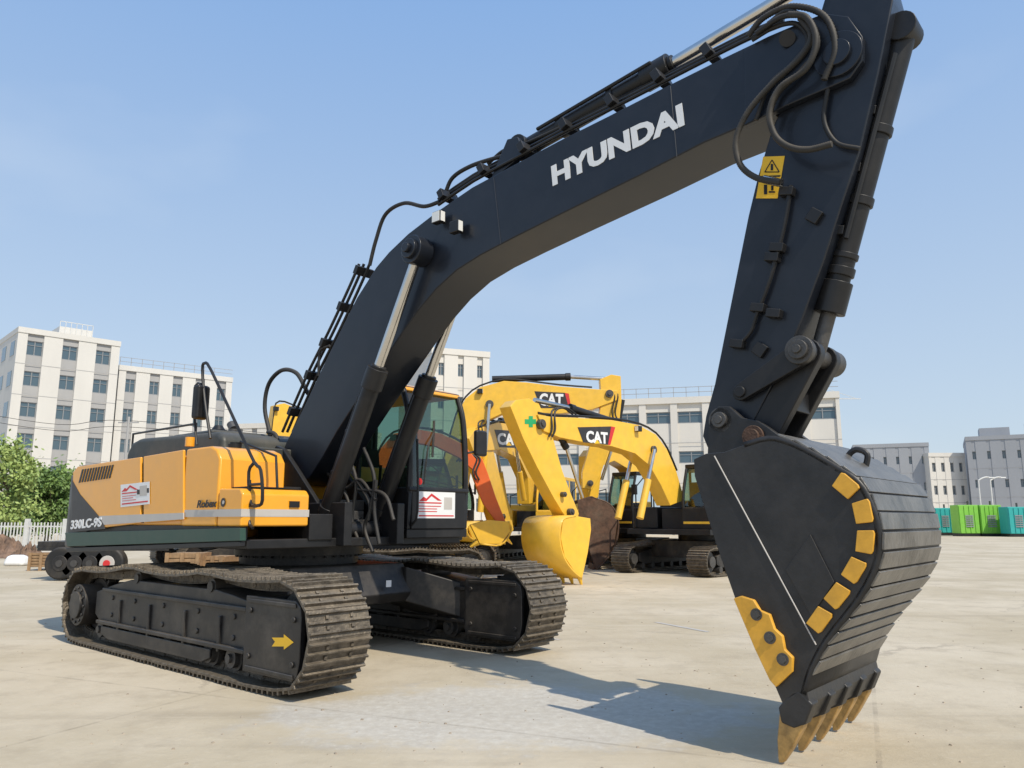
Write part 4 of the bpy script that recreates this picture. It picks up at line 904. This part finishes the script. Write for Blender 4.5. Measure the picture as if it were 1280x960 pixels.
def crate(px, D, wx, h_, label, mt='wood', rz=None):
    x = gx(px,D); r = bpy.data.objects.new('wooden_crate', None); COL.objects.link(r); r.location = (x,D,0); r.rotation_euler = (0,0,random.uniform(-.3,.3) if rz is None else rz); tag(r, label, 'crate')
    k = MB(); k.bx(-wx/2+.02,wx/2-.02,-.38,.38,.1,h_-.02); k.build('box', mt, r)
    k = MB(); nb = 5
    for i in range(nb): k.bx(-wx/2,wx/2,-.41,-.385,.1+(h_-.1)*i/nb+.01,.1+(h_-.1)*(i+1)/nb-.01)
    for s_ in (-1,0,1): k.bx(s_*(wx/2-.05)-.04,s_*(wx/2-.05)+.04,-.44,-.41,.0,h_)
    k.build('slats', mt, r)
crate(66, 22.5, .7, .5, 'small wooden crate left of the trailer tyres'); crate(240, 17.5, .75, .70, 'brown wooden crate under the excavator body, left of two', rz=.05); crate(280, 17.8, .5, .62, 'smaller brown crate under the excavator body, right of two', rz=-.1)
k = MB(); D = 60
for z0 in (8.6,9.1): k.tube([(gx(-80,D),D,z0+1),(gx(60,D),D,z0-.3),(gx(150,D),D,z0),(gx(330,D),D+10,z0-.2)], .025, 4, 6)
tag(k.build('power_cable', 'rubber'), 'thin overhead cables crossing the left office block', 'cable')
k = MB(); k.cyl((gx(150,D),D,0),(gx(150,D),D,9.4),.14,10,.09); k.bx(gx(150,D)-.8,gx(150,D)+.8,D-.05,D+.05,8.9,9.0); tag(k.build('utility_pole', 'bgrey'), 'concrete utility pole carrying the cables before the lower office block', 'pole')
k = MB()
for i in range(900):
    D = 4+random.random()**1.6*22; x = random.uniform(-.75,.75)*D; s_ = .004+.008*random.random()**2
    k.box((x,D,s_*.3),(s_*2,s_*1.6,s_),Matrix.Rotation(random.random()*3,3,'Z'),top=.6)
tag(k.build('gravel', 'pebble'), 'loose pebbles scattered over the concrete', 'gravel', kind='stuff')
mp_ = MB()
for a, b_ in (((820,778),(885,790)),((700,800),(640,792))):
    def G(px,py):
        d_ = ray(px,py); t = -H/d_[2]; return Vector((d_[0]*t,d_[1]*t,.004))
    A, B = G(*a), G(*b_); nn = Vector((-(B-A).y,(B-A).x,0)).normalized()*.035
    mp_.f([mp_.v(A-nn),mp_.v(B-nn),mp_.v(B+nn),mp_.v(A+nn)])
tag(mp_.build('painted_marking', 'stripe'), kind='structure')

# ================================================================ WORLD, SUN, CAMERA
sc = bpy.context.scene
sun_az = Vector((.62,-.785)); elev = radians(50)
wd_ = bpy.data.worlds.new('World'); sc.world = wd_; wd_.use_nodes = True
n = wd_.node_tree.nodes; l = wd_.node_tree.links; bg = n['Background']
sk = n.new('ShaderNodeTexSky'); sk.sky_type = 'NISHITA'; sk.sun_disc = False; sk.sun_elevation = elev; sk.sun_rotation = atan2(sun_az.x, sun_az.y)
sk.air_density = 1.0; sk.dust_density = 2.0; sk.ozone_density = 1.0
tc = n.new('ShaderNodeTexCoord'); sx = n.new('ShaderNodeSeparateXYZ'); l.new(tc.outputs['Generated'], sx.inputs[0])
rp = n.new('ShaderNodeValToRGB'); rp.color_ramp.elements[0].position = 0; rp.color_ramp.elements[1].position = .65
rp.color_ramp.elements[0].color = (.63,.74,.83,1); rp.color_ramp.elements[1].color = (.25,.46,.84,1)
l.new(sx.outputs['Z'], rp.inputs[0])
hz_ = n.new('ShaderNodeVectorMath'); hz_.operation = 'SCALE'; hz_.inputs['Scale'].default_value = 6.8; l.new(rp.outputs[0], hz_.inputs[0])
m0 = n.new('ShaderNodeMix'); m0.data_type = 'RGBA'; m0.inputs['Factor'].default_value = .8; l.new(sk.outputs[0], m0.inputs['A']); l.new(hz_.outputs[0], m0.inputs['B'])
mp2 = n.new('ShaderNodeMapping'); mp2.inputs['Scale'].default_value = (1.0,1.0,2.2); l.new(tc.outputs['Generated'], mp2.inputs[0])
no = n.new('ShaderNodeTexNoise'); no.inputs['Scale'].default_value = 2.6; no.inputs['Detail'].default_value = 4; no.inputs['Roughness'].default_value = .45; l.new(mp2.outputs[0], no.inputs['Vector'])
mr = n.new('ShaderNodeMapRange'); mr.inputs[1].default_value = .56; mr.inputs[2].default_value = .85; mr.inputs[4].default_value = .3; l.new(no.outputs['Fac'], mr.inputs[0])
mx = n.new('ShaderNodeMix'); mx.data_type = 'RGBA'; l.new(mr.outputs[0], mx.inputs['Factor']); l.new(m0.outputs['Result'], mx.inputs['A']); mx.inputs['B'].default_value = (5.2,5.7,6.2,1)
l.new(mx.outputs['Result'], bg.inputs['Color']); bg.inputs['Strength'].default_value = .15
sl = bpy.data.lights.new('sun', 'SUN'); sl.energy = 4.1; sl.angle = radians(.5); sl.color = (1,.92,.78)
so = bpy.data.objects.new('sun', sl); COL.objects.link(so)
dv = Vector((sun_az.x*cos(elev), sun_az.y*cos(elev), sin(elev))); so.rotation_euler = dv.to_track_quat('Z','Y').to_euler()
cam = bpy.data.cameras.new('camera'); co = bpy.data.objects.new('camera', cam); COL.objects.link(co)
cam.sensor_width = 36; cam.lens = 27; cam.clip_end = 2000; cam.clip_start = .05
co.location = (0,0,H); co.rotation_euler = (pi/2+TH,0,0); sc.camera = co
sc.view_settings.view_transform = 'Standard'; sc.view_settings.look = 'None'; sc.view_settings.exposure = 0
